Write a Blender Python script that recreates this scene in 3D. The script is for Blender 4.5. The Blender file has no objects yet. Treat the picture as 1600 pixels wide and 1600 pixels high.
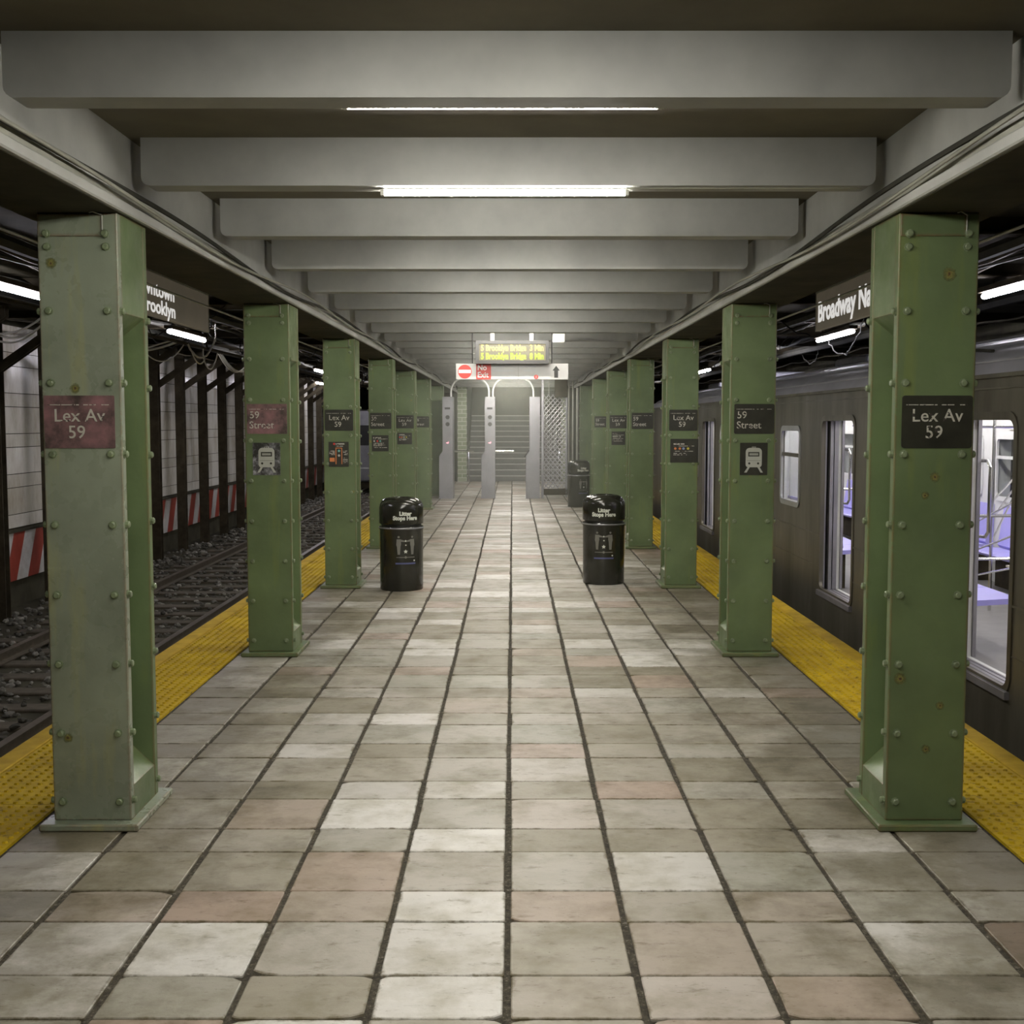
import bpy, math, random
from math import sin, cos, tan, pi, atan, sqrt
from mathutils import Vector, Matrix

# ------------------------------------------------------------ camera, world, exposure
C = bpy.context.scene.collection
SC = bpy.context.scene
F = 1850.0
cam_d = bpy.data.cameras.new('camera')
cam_d.sensor_width = 36.0
cam_d.lens = F / 1600 * 36.0
cam_d.clip_start = 0.05
cam_d.clip_end = 200
cam = bpy.data.objects.new('camera', cam_d)
cam.location = (0.018, 0, 1.7)
cam.rotation_euler = (pi / 2 - atan(140 / F), 0, 0.0005)
C.objects.link(cam)
SC.camera = cam

W = bpy.data.worlds.new('world')
SC.world = W
W.use_nodes = True
W.node_tree.nodes['Background'].inputs[0].default_value = (0.10, 0.095, 0.05, 1)
W.node_tree.nodes['Background'].inputs[1].default_value = 0.10

SC.view_settings.view_transform = 'Standard'
SC.view_settings.look = 'None'
SC.view_settings.exposure = 0.0
SC.view_settings.gamma = 1.0
SC.view_settings.use_curve_mapping = False
SC.cycles.use_denoising = True
SC.cycles.max_bounces = 8
SC.cycles.diffuse_bounces = 2
SC.cycles.glossy_bounces = 3
SC.cycles.volume_bounces = 0
SC.cycles.sample_clamp_indirect = 4.0
SC.cycles.caustics_reflective = False
SC.cycles.caustics_refractive = False

LAMP = 195.0            # ceiling tubes over the platform
LAMP_COL = (1.0, 0.955, 0.86)
TRACK = 85.0           # tubes over the tracks
TRACK_COL = (0.93, 0.90, 1.0)
TRAIN = 20.0           # saloon tubes of the train
HAZE = 0.015

R = random.Random(7)


# ------------------------------------------------------------ materials
def new_mat(name):
    m = bpy.data.materials.new(name)
    m.use_nodes = True
    nt = m.node_tree
    return m, nt, nt.nodes['Principled BSDF']


def ramp(nt, fac, stops):
    r = nt.nodes.new('ShaderNodeValToRGB')
    nt.links.new(fac, r.inputs[0])
    e = r.color_ramp.elements
    while len(e) < len(stops):
        e.new(0.5)
    for i, (p, c) in enumerate(stops):
        e[i].position = p
        e[i].color = (*c, 1) if len(c) == 3 else c
    return r.outputs[0]


def noise(nt, scale, detail=4, rough=0.6, vec=None, stretch=None, seed=True):
    tc = nt.nodes.new('ShaderNodeTexCoord')
    v = tc.outputs['Object'] if vec is None else vec
    if seed:
        oi = nt.nodes.new('ShaderNodeObjectInfo')
        ad = nt.nodes.new('ShaderNodeVectorMath')
        ad.operation = 'MULTIPLY_ADD'
        nt.links.new(v, ad.inputs[0])
        ad.inputs[1].default_value = (1, 1, 1)
        cb = nt.nodes.new('ShaderNodeVectorMath')
        cb.operation = 'SCALE'
        cb.inputs[0].default_value = (37, 21, 53)
        nt.links.new(oi.outputs['Random'], cb.inputs['Scale'])
        nt.links.new(cb.outputs[0], ad.inputs[2])
        v = ad.outputs[0]
    if stretch:
        mp = nt.nodes.new('ShaderNodeVectorMath')
        mp.operation = 'MULTIPLY'
        mp.inputs[1].default_value = stretch
        nt.links.new(v, mp.inputs[0])
        v = mp.outputs[0]
    n = nt.nodes.new('ShaderNodeTexNoise')
    n.inputs['Scale'].default_value = scale
    n.inputs['Detail'].default_value = detail
    n.inputs['Roughness'].default_value = rough
    nt.links.new(v, n.inputs['Vector'])
    return n.outputs['Fac']


def mix(nt, fac, a, b, blend='MIX'):
    m = nt.nodes.new('ShaderNodeMix')
    m.data_type = 'RGBA'
    m.blend_type = blend
    for s, v in ((m.inputs[0], fac), (m.inputs[6], a), (m.inputs[7], b)):
        if isinstance(v, (int, float)):
            s.default_value = v
        elif isinstance(v, tuple):
            s.default_value = (*v, 1) if len(v) == 3 else v
        else:
            nt.links.new(v, s)
    return m.outputs[2]


def math_(nt, op, a, b=None):
    m = nt.nodes.new('ShaderNodeMath')
    m.operation = op
    for s, v in ((m.inputs[0], a), (m.inputs[1], b)):
        if v is None:
            continue
        if isinstance(v, (int, float)):
            s.default_value = v
        else:
            nt.links.new(v, s)
    return m.outputs[0]


def bump(nt, bsdf, height, strength=0.3, dist=0.005):
    b = nt.nodes.new('ShaderNodeBump')
    b.inputs['Strength'].default_value = strength
    b.inputs['Distance'].default_value = dist
    nt.links.new(height, b.inputs['Height'])
    nt.links.new(b.outputs[0], bsdf.inputs['Normal'])


def simple(name, col, rough=0.6, metal=0.0, var=0.25, scale=6.0, emit=None, estr=0, bmp=0.0):
    m, nt, b = new_mat(name)
    c2 = tuple(max(0, x * (1 - var)) for x in col)
    c1 = tuple(min(1, x * (1 + var)) for x in col)
    n = noise(nt, scale)
    col_o = ramp(nt, n, [(0.3, c2), (0.7, c1)])
    nt.links.new(col_o, b.inputs['Base Color'])
    b.inputs['Roughness'].default_value = rough
    b.inputs['Metallic'].default_value = metal
    if emit:
        b.inputs['Emission Color'].default_value = (*emit, 1)
        b.inputs['Emission Strength'].default_value = estr
    if bmp:
        bump(nt, b, noise(nt, scale * 6), bmp, 0.003)
    return m


def emis(name, col, s, base=0.8):
    m, nt, b = new_mat(name)
    b.inputs['Base Color'].default_value = (base, base, base, 1)
    b.inputs['Emission Color'].default_value = (*col, 1)
    b.inputs['Emission Strength'].default_value = s
    return m


def green_paint(name, base, gloss=0.38, wear=0.62):
    m, nt, b = new_mat(name)
    dark = tuple(x * 0.78 for x in base)
    lite = tuple(x * 1.22 for x in base)
    c = ramp(nt, noise(nt, 2.2, 5), [(0.3, dark), (0.7, lite)])
    streak = noise(nt, 9.0, 4, 0.6, stretch=(1, 1, 0.12))
    c = mix(nt, ramp(nt, streak, [(0.58, (0, 0, 0)), (0.75, (0.55, 0.55, 0.55))]), c,
            (base[0] * 1.5, base[1] * 1.32, base[2] * 0.75))
    # rust where the paint is knocked off, mostly along the edges
    geo = nt.nodes.new('ShaderNodeNewGeometry')
    bev = nt.nodes.new('ShaderNodeBevel')
    bev.samples = 3
    bev.inputs['Radius'].default_value = 0.02
    dot = nt.nodes.new('ShaderNodeVectorMath')
    dot.operation = 'DOT_PRODUCT'
    nt.links.new(bev.outputs[0], dot.inputs[0])
    nt.links.new(geo.outputs['Normal'], dot.inputs[1])
    edge = math_(nt, 'SUBTRACT', 1.0, dot.outputs['Value'])
    chip = noise(nt, 16.0, 6, 0.75)
    e2 = math_(nt, 'MULTIPLY', edge, 4.0)
    e3 = math_(nt, 'MULTIPLY', math_(nt, 'MINIMUM', e2, 1.0), chip)
    rust = ramp(nt, e3, [(0.40, (0, 0, 0)), (0.47, (1, 1, 1))])
    spots = ramp(nt, noise(nt, 5.5, 3, 0.5), [(0.74, (0, 0, 0)), (0.78, (1, 1, 1))])
    c = mix(nt, spots, c, (0.22, 0.19, 0.05))
    c = mix(nt, rust, c, (0.17, 0.062, 0.03))
    nt.links.new(c, b.inputs['Base Color'])
    rr = ramp(nt, noise(nt, 7, 4), [(0.3, (gloss - .08,) * 3), (0.7, (gloss + .16,) * 3)])
    nt.links.new(rr, b.inputs['Roughness'])
    bump(nt, b, noise(nt, 22, 5, 0.55), 0.22, 0.006)
    return m


M = {}
M['green'] = green_paint('green_paint', (0.120, 0.166, 0.074))
M['green_sheen'] = green_paint('green_paint_glossy', (0.24, 0.272, 0.200), 0.26)
M['beam'] = simple('painted_concrete', (0.39, 0.395, 0.375), 0.55, var=0.13, scale=3, bmp=0.25)
M['ceiling'] = simple('ceiling_soot', (0.13, 0.115, 0.075), 0.85, var=0.2, scale=2)
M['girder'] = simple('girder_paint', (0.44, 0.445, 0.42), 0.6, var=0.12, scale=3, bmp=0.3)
M['girder_dark'] = simple('girder_dark', (0.10, 0.095, 0.065), 0.8, var=0.2, scale=3)
M['dark'] = simple('dark_soot_shade', (0.05, 0.046, 0.03), 0.85, var=0.35, scale=3)
M['rust_steel'] = simple('sooty_steel', (0.045, 0.037, 0.023), 0.8, var=0.35, scale=6)
M['black_rubber'] = simple('black_rubber', (0.02, 0.02, 0.018), 0.7)
M['cable_grey'] = simple('grey_cable', (0.33, 0.33, 0.28), 0.5, var=0.15)
M['cable_dark'] = simple('dark_cable', (0.045, 0.044, 0.036), 0.75)
M['cable_white'] = simple('white_cable', (0.62, 0.60, 0.52), 0.5, var=0.1)
M['conduit'] = simple('conduit_metal', (0.42, 0.42, 0.36), 0.45, 0.3, var=0.15)
M['bolt'] = simple('bolt_paint', (0.17, 0.21, 0.12), 0.35, 0.0, var=0.3, scale=30)
M['lamp'] = emis('lamp_glow', LAMP_COL, LAMP)
M['track_lamp'] = emis('track_lamp_glow', TRACK_COL, TRACK)
M['train_lamp'] = emis('saloon_lamp_glow', (1.0, 0.97, 0.95), TRAIN)
M['housing'] = simple('lamp_housing', (0.5, 0.5, 0.45), 0.5, var=0.1)
M['rail'] = simple('rail_steel', (0.20, 0.17, 0.13), 0.35, 0.8, var=0.2, scale=12)
M['backlit'] = emis('backlit_lettering', (1.0, 0.98, 0.95), 0.62)
M['sleeper'] = simple('sleeper_wood', (0.075, 0.062, 0.042), 0.85, var=0.35, scale=9, bmp=0.5)
M['stone'] = None
M['white'] = simple('white_enamel', (0.78, 0.78, 0.75), 0.4, var=0.04)
M['board_white'] = simple('board_white', (0.55, 0.55, 0.54), 0.5, var=0.04)
M['red'] = simple('sign_red', (0.62, 0.05, 0.04), 0.45, var=0.08)
M['black'] = simple('sign_black', (0.015, 0.015, 0.013), 0.4, var=0.2)
M['frame'] = simple('display_frame', (0.035, 0.034, 0.033), 0.5, var=0.1)
M['steel'] = simple('brushed_steel', (0.50, 0.50, 0.50), 0.36, 0.85, var=0.1, scale=4)
M['steel_dull'] = simple('turnstile_steel', (0.30, 0.30, 0.315), 0.38, 0.65, var=0.12, scale=3)
M['leaf'] = simple('door_leaf_steel', (0.26, 0.25, 0.27), 0.45, 0.5, var=0.15, scale=4)
M['chrome'] = simple('chrome', (0.8, 0.8, 0.78), 0.18, 1.0, var=0.04)
M['bin'] = simple('bin_black', (0.022, 0.022, 0.016), 0.16, 0.0, var=0.3, scale=3)
M['bin_text'] = simple('bin_lettering', (0.62, 0.64, 0.56), 0.5, var=0.05)
M['bin_pic'] = simple('bin_picture', (0.17, 0.165, 0.14), 0.5, var=0.1)
M['bin_blue'] = simple('bin_blue', (0.07, 0.08, 0.20), 0.5, var=0.1)
M['lilac'] = simple('lilac_seat', (0.40, 0.37, 0.80), 0.4, var=0.05)
M['cream'] = simple('saloon_white', (0.70, 0.70, 0.68), 0.45, var=0.05)
M['saloon_floor'] = simple('saloon_floor', (0.20, 0.19, 0.18), 0.5, var=0.1)
M['stair_wall'] = simple('stairwell_wall', (0.085, 0.083, 0.055), 0.8, var=0.2, scale=2)
M['stair'] = simple('stair_concrete', (0.15, 0.15, 0.135), 0.7, var=0.15, scale=5)
M['stair_nose'] = simple('stair_nosing', (0.5, 0.5, 0.46), 0.5, var=0.1)
M['yellow_board'] = simple('yellow_board', (0.50, 0.33, 0.03), 0.7, var=0.25, scale=5, bmp=0.4)
M['lens_white'] = emis('marker_lamp', (1, 0.95, 0.85), 12)
M['lens_red'] = emis('red_indicator', (1, 0.25, 0.35), 2.0)
M['orange'] = simple('sign_orange', (0.60, 0.20, 0.06), 0.5, var=0.1)
M['yellow'] = simple('sign_yellow', (0.50, 0.42, 0.05), 0.5, var=0.1)
M['blue'] = simple('sign_blue', (0.22, 0.28, 0.45), 0.5, var=0.1)
M['teal'] = simple('sign_teal', (0.15, 0.42, 0.36), 0.5, var=0.1)
M['sign_dark'] = simple('sign_dark', (0.028, 0.028, 0.020), 0.35, var=0.3, scale=10)
M['grey_mark'] = simple('grey_marks', (0.30, 0.31, 0.27), 0.5, var=0.1)
M['hang_sign'] = simple('hanging_sign_panel', (0.105, 0.082, 0.055), 0.35, var=0.3, scale=3, emit=(0.10, 0.085, 0.06), estr=0.45)
M['led_amber'] = emis('display_amber', (1.0, 0.80, 0.20), 0.95, 0.03)
M['led_lime'] = emis('display_lime', (0.72, 0.90, 0.0), 0.85, 0.03)
M['led_back'] = emis('display_back', (0.62, 0.50, 0.14), 0.40, 0.03)


def mk_stone():
    m, nt, b = new_mat('ballast')
    g = nt.nodes.new('ShaderNodeNewGeometry')
    c = ramp(nt, g.outputs['Random Per Island'], [(0, (0.035, 0.032, 0.024)), (0.6, (0.095, 0.090, 0.072)), (1, (0.26, 0.25, 0.215))])
    nt.links.new(c, b.inputs['Base Color'])
    b.inputs['Roughness'].default_value = 0.8
    return m


for _n in ('rust_steel', 'cable_dark', 'black_rubber', 'yellow_board', 'dark'):
    M[_n].node_tree.nodes['Principled BSDF'].inputs['Specular IOR Level'].default_value = 0.15
M['stone'] = mk_stone()


def mk_tile():
    m, nt, b = new_mat('floor_tiles')
    g = nt.nodes.new('ShaderNodeNewGeometry')
    rnd = g.outputs['Random Per Island']
    c = ramp(nt, rnd, [(0.0, (0.26, 0.232, 0.165)), (0.2, (0.36, 0.328, 0.262)), (0.42, (0.43, 0.400, 0.345)),
                       (0.6, (0.38, 0.368, 0.310)), (0.72, (0.40, 0.305, 0.240)), (0.80, (0.52, 0.495, 0.45)),
                       (1.0, (0.72, 0.70, 0.66))])
    n1 = noise(nt, 3.2, 6, 0.65, seed=False)
    c = mix(nt, 1.0, c, ramp(nt, n1, [(0.28, (0.62, 0.60, 0.50)), (0.55, (1, 1, 1))]), 'MULTIPLY')
    n2 = noise(nt, 14, 6, 0.7, seed=False, stretch=(0.55, 1.3, 1))
    c = mix(nt, 1.0, c, ramp(nt, n2, [(0.26, (0.45, 0.41, 0.30)), (0.42, (1, 1, 1)), (0.7, (1.08, 1.08, 1.08))]), 'MULTIPLY')
    n3 = noise(nt, 0.9, 3, 0.6, seed=False)
    c = mix(nt, ramp(nt, n3, [(0.56, (0, 0, 0)), (0.72, (0.5, 0.5, 0.5))]), c, (0.20, 0.18, 0.11))
    # dirt that has gathered along the joints (vertex attribute = nearness to tile rim)
    at = nt.nodes.new('ShaderNodeAttribute')
    at.attribute_name = 'rim'
    d = math_(nt, 'MULTIPLY', at.outputs['Fac'], noise(nt, 7, 5, 0.7, seed=False))
    c = mix(nt, ramp(nt, d, [(0.45, (0, 0, 0)), (0.60, (0.9, 0.9, 0.9))]), c, (0.13, 0.105, 0.05))
    pits = ramp(nt, noise(nt, 45, 4, 0.75, seed=False, stretch=(0.6, 1.4, 1)), [(0.30, (0.5, 0.46, 0.38)), (0.37, (1, 1, 1))])
    c = mix(nt, 1.0, c, pits, 'MULTIPLY')
    # grime beside the columns plus lamp falloff towards the sides, both put into colour
    tcx = nt.nodes.new('ShaderNodeTexCoord')
    sx_ = nt.nodes.new('ShaderNodeSeparateXYZ')
    nt.links.new(tcx.outputs['Object'], sx_.inputs[0])
    ax_ = math_(nt, 'ABSOLUTE', sx_.outputs[0])
    g2 = math_(nt, 'ADD', math_(nt, 'MULTIPLY', ax_, 0.30), noise(nt, 2.1, 6, 0.7, seed=False))
    c = mix(nt, 1.0, c, ramp(nt, g2, [(0.78, (1, 1, 1)), (1.15, (0.50, 0.48, 0.42))]), 'MULTIPLY')
    nt.links.new(c, b.inputs['Base Color'])
    nt.links.new(ramp(nt, n1, [(0.3, (0.62,) * 3), (0.7, (0.42,) * 3)]), b.inputs['Roughness'])
    bump(nt, b, noise(nt, 30, 6, 0.7, seed=False), 0.35, 0.004)
    return m


def mk_grout():
    m, nt, b = new_mat('joint_dirt')
    c = ramp(nt, noise(nt, 60, 4, 0.8), [(0.40, (0.020, 0.016, 0.010)), (0.58, (0.07, 0.06, 0.04)), (0.72, (0.30, 0.28, 0.24))])
    nt.links.new(c, b.inputs['Base Color'])
    b.inputs['Roughness'].default_value = 0.95
    bump(nt, b, noise(nt, 90), 0.6, 0.004)
    return m


def mk_tactile():
    m, nt, b = new_mat('tactile_yellow')
    c = ramp(nt, noise(nt, 2.5, 6, 0.7), [(0.3, (0.36, 0.235, 0.010)), (0.65, (0.62, 0.43, 0.012))])
    c = mix(nt, ramp(nt, noise(nt, 25, 4, 0.7), [(0.33, (0.7, 0.7, 0.7)), (0.45, (0, 0, 0))]), c, (0.13, 0.09, 0.02))
    nt.links.new(c, b.inputs['Base Color'])
    b.inputs['Roughness'].default_value = 0.65
    b.inputs['Specular IOR Level'].default_value = 0.2
    return m


def mk_walltile():
    m, nt, b = new_mat('white_wall_panels')
    g = nt.nodes.new('ShaderNodeNewGeometry')
    c = ramp(nt, g.outputs['Random Per Island'], [(0, (0.58, 0.555, 0.48)), (1, (0.74, 0.72, 0.66))])
    n = noise(nt, 1.6, 6, 0.7, stretch=(1, 1, 0.35))
    c = mix(nt, 1.0, c, ramp(nt, n, [(0.3, (0.55, 0.50, 0.42)), (0.55, (1, 1, 1))]), 'MULTIPLY')
    nt.links.new(c, b.inputs['Base Color'])
    b.inputs['Roughness'].default_value = 0.22
    return m


def mk_stripes():
    m, nt, b = new_mat('hazard_stripes')
    tc = nt.nodes.new('ShaderNodeTexCoord')
    sp = nt.nodes.new('ShaderNodeSeparateXYZ')
    nt.links.new(tc.outputs['Object'], sp.inputs[0])
    k = math_(nt, 'SUBTRACT', sp.outputs[1], math_(nt, 'MULTIPLY', sp.outputs[2], 0.5))
    f = math_(nt, 'FRACT', math_(nt, 'MULTIPLY', math_(nt, 'ADD', k, 0.1), 1 / 0.72))
    s = math_(nt, 'GREATER_THAN', f, 0.5)
    c = mix(nt, s, (0.55, 0.54, 0.52), (0.33, 0.055, 0.035))
    c = mix(nt, 1.0, c, ramp(nt, noise(nt, 2, 5, 0.7), [(0.3, (0.55, 0.5, 0.45)), (0.6, (1, 1, 1))]), 'MULTIPLY')
    nt.links.new(c, b.inputs['Base Color'])
    b.inputs['Roughness'].default_value = 0.4
    return m


def mk_weathered_sign():
    m, nt, b = new_mat('faded_sign')
    c = ramp(nt, noise(nt, 9, 5, 0.65), [(0.36, (0.060, 0.045, 0.040)), (0.50, (0.17, 0.10, 0.10)), (0.72, (0.30, 0.15, 0.16))])
    nt.links.new(c, b.inputs['Base Color'])
    b.inputs['Roughness'].default_value = 0.35
    return m


def mk_worn_letters(thr=0.39):
    m, nt, b = new_mat('worn_lettering')
    b.inputs['Base Color'].default_value = (0.50, 0.49, 0.42, 1)
    b.inputs['Roughness'].default_value = 0.5
    n = noise(nt, 42, 2, 0.5)
    cc = ramp(nt, n, [(thr - 0.02, (0.05, 0.04, 0.034)), (thr + 0.02, (0.50, 0.49, 0.42))])
    nt.links.new(cc, b.inputs['Base Color'])
    return m


def mk_pictogram_back():
    m, nt, b = new_mat('peeling_panel')
    c = ramp(nt, noise(nt, 16, 6, 0.7), [(0.42, (0.03, 0.03, 0.025)), (0.55, (0.16, 0.16, 0.17)), (0.68, (0.42, 0.42, 0.45))])
    nt.links.new(c, b.inputs['Base Color'])
    b.inputs['Roughness'].default_value = 0.35
    return m


def mk_glazed():
    m, nt, b = new_mat('green_glazed_brick')
    tc = nt.nodes.new('ShaderNodeTexCoord')
    mp = nt.nodes.new('ShaderNodeMapping')
    mp.inputs['Rotation'].default_value = (pi / 2, 0, 0)
    nt.links.new(tc.outputs['Object'], mp.inputs[0])
    br = nt.nodes.new('ShaderNodeTexBrick')
    br.inputs['Color1'].default_value = (0.19, 0.24, 0.13, 1)
    br.inputs['Color2'].default_value = (0.28, 0.32, 0.20, 1)
    br.inputs['Mortar'].default_value = (0.55, 0.56, 0.48, 1)
    br.inputs['Scale'].default_value = 1.0
    br.inputs['Brick Width'].default_value = 0.26
    br.inputs['Row Height'].default_value = 0.115
    br.inputs['Mortar Size'].default_value = 0.009
    nt.links.new(mp.outputs[0], br.inputs[0])
    nt.links.new(br.outputs[0], b.inputs['Base Color'])
    b.inputs['Roughness'].default_value = 0.25
    return m


def mk_train():
    m, nt, b = new_mat('car_body_steel')
    n = noise(nt, 2.0, 5, 0.65, stretch=(1, 1, 0.25))
    c = ramp(nt, n, [(0.3, (0.075, 0.066, 0.048)), (0.6, (0.16, 0.148, 0.118)), (0.8, (0.24, 0.225, 0.19))])
    nt.links.new(c, b.inputs['Base Color'])
    b.inputs['Metallic'].default_value = 0.55
    b.inputs['Roughness'].default_value = 0.42
    bump(nt, b, noise(nt, 3, 4), 0.12, 0.01)
    return m


def mk_glass():
    m = bpy.data.materials.new('window_glass')
    m.use_nodes = True
    nt = m.node_tree
    nt.nodes.remove(nt.nodes['Principled BSDF'])
    out = nt.nodes['Material Output']
    t = nt.nodes.new('ShaderNodeBsdfTransparent')
    t.inputs[0].default_value = (0.94, 0.95, 0.95, 1)
    g = nt.nodes.new('ShaderNodeBsdfGlossy')
    g.inputs['Roughness'].default_value = 0.03
    fr = nt.nodes.new('ShaderNodeFresnel')
    fr.inputs['IOR'].default_value = 1.25
    gb = nt.nodes.new('ShaderNodeNewGeometry')
    mx = nt.nodes.new('ShaderNodeMixShader')
    nt.links.new(math_(nt, 'MULTIPLY', fr.outputs[0], math_(nt, 'SUBTRACT', 1.0, gb.outputs['Backfacing'])), mx.inputs[0])
    nt.links.new(t.outputs[0], mx.inputs[1])
    nt.links.new(g.outputs[0], mx.inputs[2])
    nt.links.new(mx.outputs[0], out.inputs[0])
    return m


M['tile'] = mk_tile()
M['grout'] = mk_grout()
M['tactile'] = mk_tactile()
M['walltile'] = mk_walltile()
M['stripes'] = mk_stripes()
M['faded'] = mk_weathered_sign()
M['letters'] = mk_worn_letters()
M['peel'] = mk_pictogram_back()
M['printed'] = mk_worn_letters(0.47)
M['glazed'] = mk_glazed()
M['train'] = mk_train()
M['train_roof'] = simple('car_roof_steel', (0.42, 0.42, 0.48), 0.42, 0.3, var=0.15, scale=1.5, bmp=0.2)
M['glass'] = mk_glass()


# ------------------------------------------------------------ mesh helpers
class MB:
    def __init__(s):
        s.v = []
        s.f = []

    def add(s, vs, fs):
        o = len(s.v)
        s.v += [tuple(p) for p in vs]
        s.f += [tuple(i + o for i in f) for f in fs]
        return s

    def split(s, name, mat, parent=None, smooth=False, fn=None):
        """one object per connected piece"""
        par = list(range(len(s.v)))

        def find(a):
            while par[a] != a:
                par[a] = par[par[a]]
                a = par[a]
            return a
        for f in s.f:
            for q in f[1:]:
                par[find(q)] = find(f[0])
        groups = {}
        for f in s.f:
            groups.setdefault(find(f[0]), []).append(f)
        out = []
        for fs in groups.values():
            m = {}
            vs = []
            nf = []
            for f in fs:
                for q in f:
                    if q not in m:
                        m[q] = len(vs)
                        vs.append(s.v[q])
                nf.append(tuple(m[q] for q in f))
            mb = MB()
            mb.v, mb.f = vs, nf
            out.append(mb.build(name, mat, parent, smooth))
        return out

    def box(s, x0, x1, y0, y1, z0, z1):
        return s.add([(x0, y0, z0), (x1, y0, z0), (x1, y1, z0), (x0, y1, z0), (x0, y0, z1), (x1, y0, z1), (x1, y1, z1), (x0, y1, z1)],
                     [(0, 3, 2, 1), (4, 5, 6, 7), (0, 1, 5, 4), (1, 2, 6, 5), (2, 3, 7, 6), (3, 0, 4, 7)])

    def bbox(s, x0, x1, y0, y1, z0, z1, b=0.004):
        """box with chamfered edges, made of the 24 inset points"""
        xs, ys, zs = (x0, x1), (y0, y1), (z0, z1)
        idx = {}
        vs = []
        for i in (0, 1):
            for j in (0, 1):
                for k in (0, 1):
                    sx, sy, sz = (1 - 2 * i), (1 - 2 * j), (1 - 2 * k)
                    for ax in range(3):
                        p = [xs[i] + sx * b, ys[j] + sy * b, zs[k] + sz * b]
                        p[ax] = (xs[i], ys[j], zs[k])[ax]
                        idx[(i, j, k, ax)] = len(vs)
                        vs.append(p)
        fs = []
        for ax in range(3):
            o = [a for a in range(3) if a != ax]
            for e in (0, 1):
                q = []
                for (u, w) in ((0, 0), (1, 0), (1, 1), (0, 1)):
                    t = [0, 0, 0]
                    t[ax] = e
                    t[o[0]] = u
                    t[o[1]] = w
                    q.append(idx[(*t, ax)])
                fs.append(tuple(q))
        for ax in range(3):           # edges parallel to ax
            o = [a for a in range(3) if a != ax]
            for u in (0, 1):
                for w in (0, 1):
                    t0 = [0, 0, 0]
                    t0[o[0]] = u
                    t0[o[1]] = w
                    t1 = list(t0)
                    t1[ax] = 1
                    fs.append((idx[(*t0, o[0])], idx[(*t1, o[0])], idx[(*t1, o[1])], idx[(*t0, o[1])]))
        for i in (0, 1):
            for j in (0, 1):
                for k in (0, 1):
                    fs.append((idx[(i, j, k, 0)], idx[(i, j, k, 1)], idx[(i, j, k, 2)]))
        return s.add(vs, fs)

    def prism(s, poly, axis, a, b):
        """poly: 2D points in the two other axes (in xyz order), extruded along axis a..b"""
        n = len(poly)

        def P(p, t):
            q = list(p)
            q.insert(axis, t)
            return tuple(q)
        vs = [P(p, a) for p in poly] + [P(p, b) for p in poly]
        fs = [tuple(range(n)), tuple(range(2 * n - 1, n - 1, -1))]
        fs += [(i, (i + 1) % n, n + (i + 1) % n, n + i) for i in range(n)]
        return s.add(vs, fs)

    def tube(s, pts, r, n=8, cap=True):
        pts = [Vector(p) for p in pts]
        vs = []
        up = None
        m = len(pts)
        for i, p in enumerate(pts):
            d = (pts[min(i + 1, m - 1)] - pts[max(i - 1, 0)]).normalized()
            if up is None:
                up = Vector((0, 0, 1)) if abs(d.z) < 0.9 else Vector((1, 0, 0))
            a = d.cross(up)
            if a.length < 1e-5:
                a = d.cross(Vector((0, 1, 0)))
            a.normalize()
            b = a.cross(d).normalized()
            up = b
            for k in range(n):
                t = 2 * pi * k / n
                vs.append(p + a * cos(t) * r + b * sin(t) * r)
        fs = []
        for i in range(m - 1):
            for k in range(n):
                k2 = (k + 1) % n
                fs.append((i * n + k, i * n + k2, (i + 1) * n + k2, (i + 1) * n + k))
        if cap:
            fs += [tuple(range(n - 1, -1, -1)), tuple(range((m - 1) * n, m * n))]
        return s.add(vs, fs)

    def lathe(s, prof, n=32, cx=0, cy=0):
        vs = []
        for (r, z) in prof:
            for k in range(n):
                t = 2 * pi * k / n
                vs.append((cx + r * cos(t), cy + r * sin(t), z))
        fs = []
        for i in range(len(prof) - 1):
            for k in range(n):
                k2 = (k + 1) % n
                fs.append((i * n + k, i * n + k2, (i + 1) * n + k2, (i + 1) * n + k))
        return s.add(vs, fs)

    def build(s, name, mat, parent=None, smooth=False, loc=None):
        me = bpy.data.meshes.new(name)
        me.from_pydata(s.v, [], s.f)
        me.materials.append(mat)
        if smooth:
            me.polygons.foreach_set('use_smooth', [True] * len(me.polygons))
            me.update()
        else:
            me.update()
        import bmesh
        bm = bmesh.new()
        bm.from_mesh(me)
        bmesh.ops.recalc_face_normals(bm, faces=bm.faces)
        bm.to_mesh(me)
        bm.free()
        if smooth:
            try:
                me.set_sharp_from_angle(angle=math.radians(40))
            except Exception:
                pass
        o = bpy.data.objects.new(name, me)
        C.objects.link(o)
        if parent is not None:
            o.parent = parent
        if loc is not None:
            o.location = loc
        return o


def tag(o, label=None, cat=None, group=None, kind=None):
    if label:
        o['label'] = label
    if cat:
        o['category'] = cat
    if group:
        o['group'] = group
    if kind:
        o['kind'] = kind
    return o


def empty(name, loc=(0, 0, 0), rz=0):
    o = bpy.data.objects.new(name, None)
    o.location = loc
    o.rotation_euler = (0, 0, rz)
    o.empty_display_size = 0.1
    C.objects.link(o)
    return o


CH = {}


def kids(o):
    return [c for c in bpy.data.objects if c.parent == o]


def copy_tree(o, loc=None, parent=None):
    c = o.copy()
    C.objects.link(c)
    if parent is not None:
        c.parent = parent
    if loc is not None:
        c.location = loc
    for k in kids(o):
        copy_tree(k, None, c)
    return c


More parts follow.
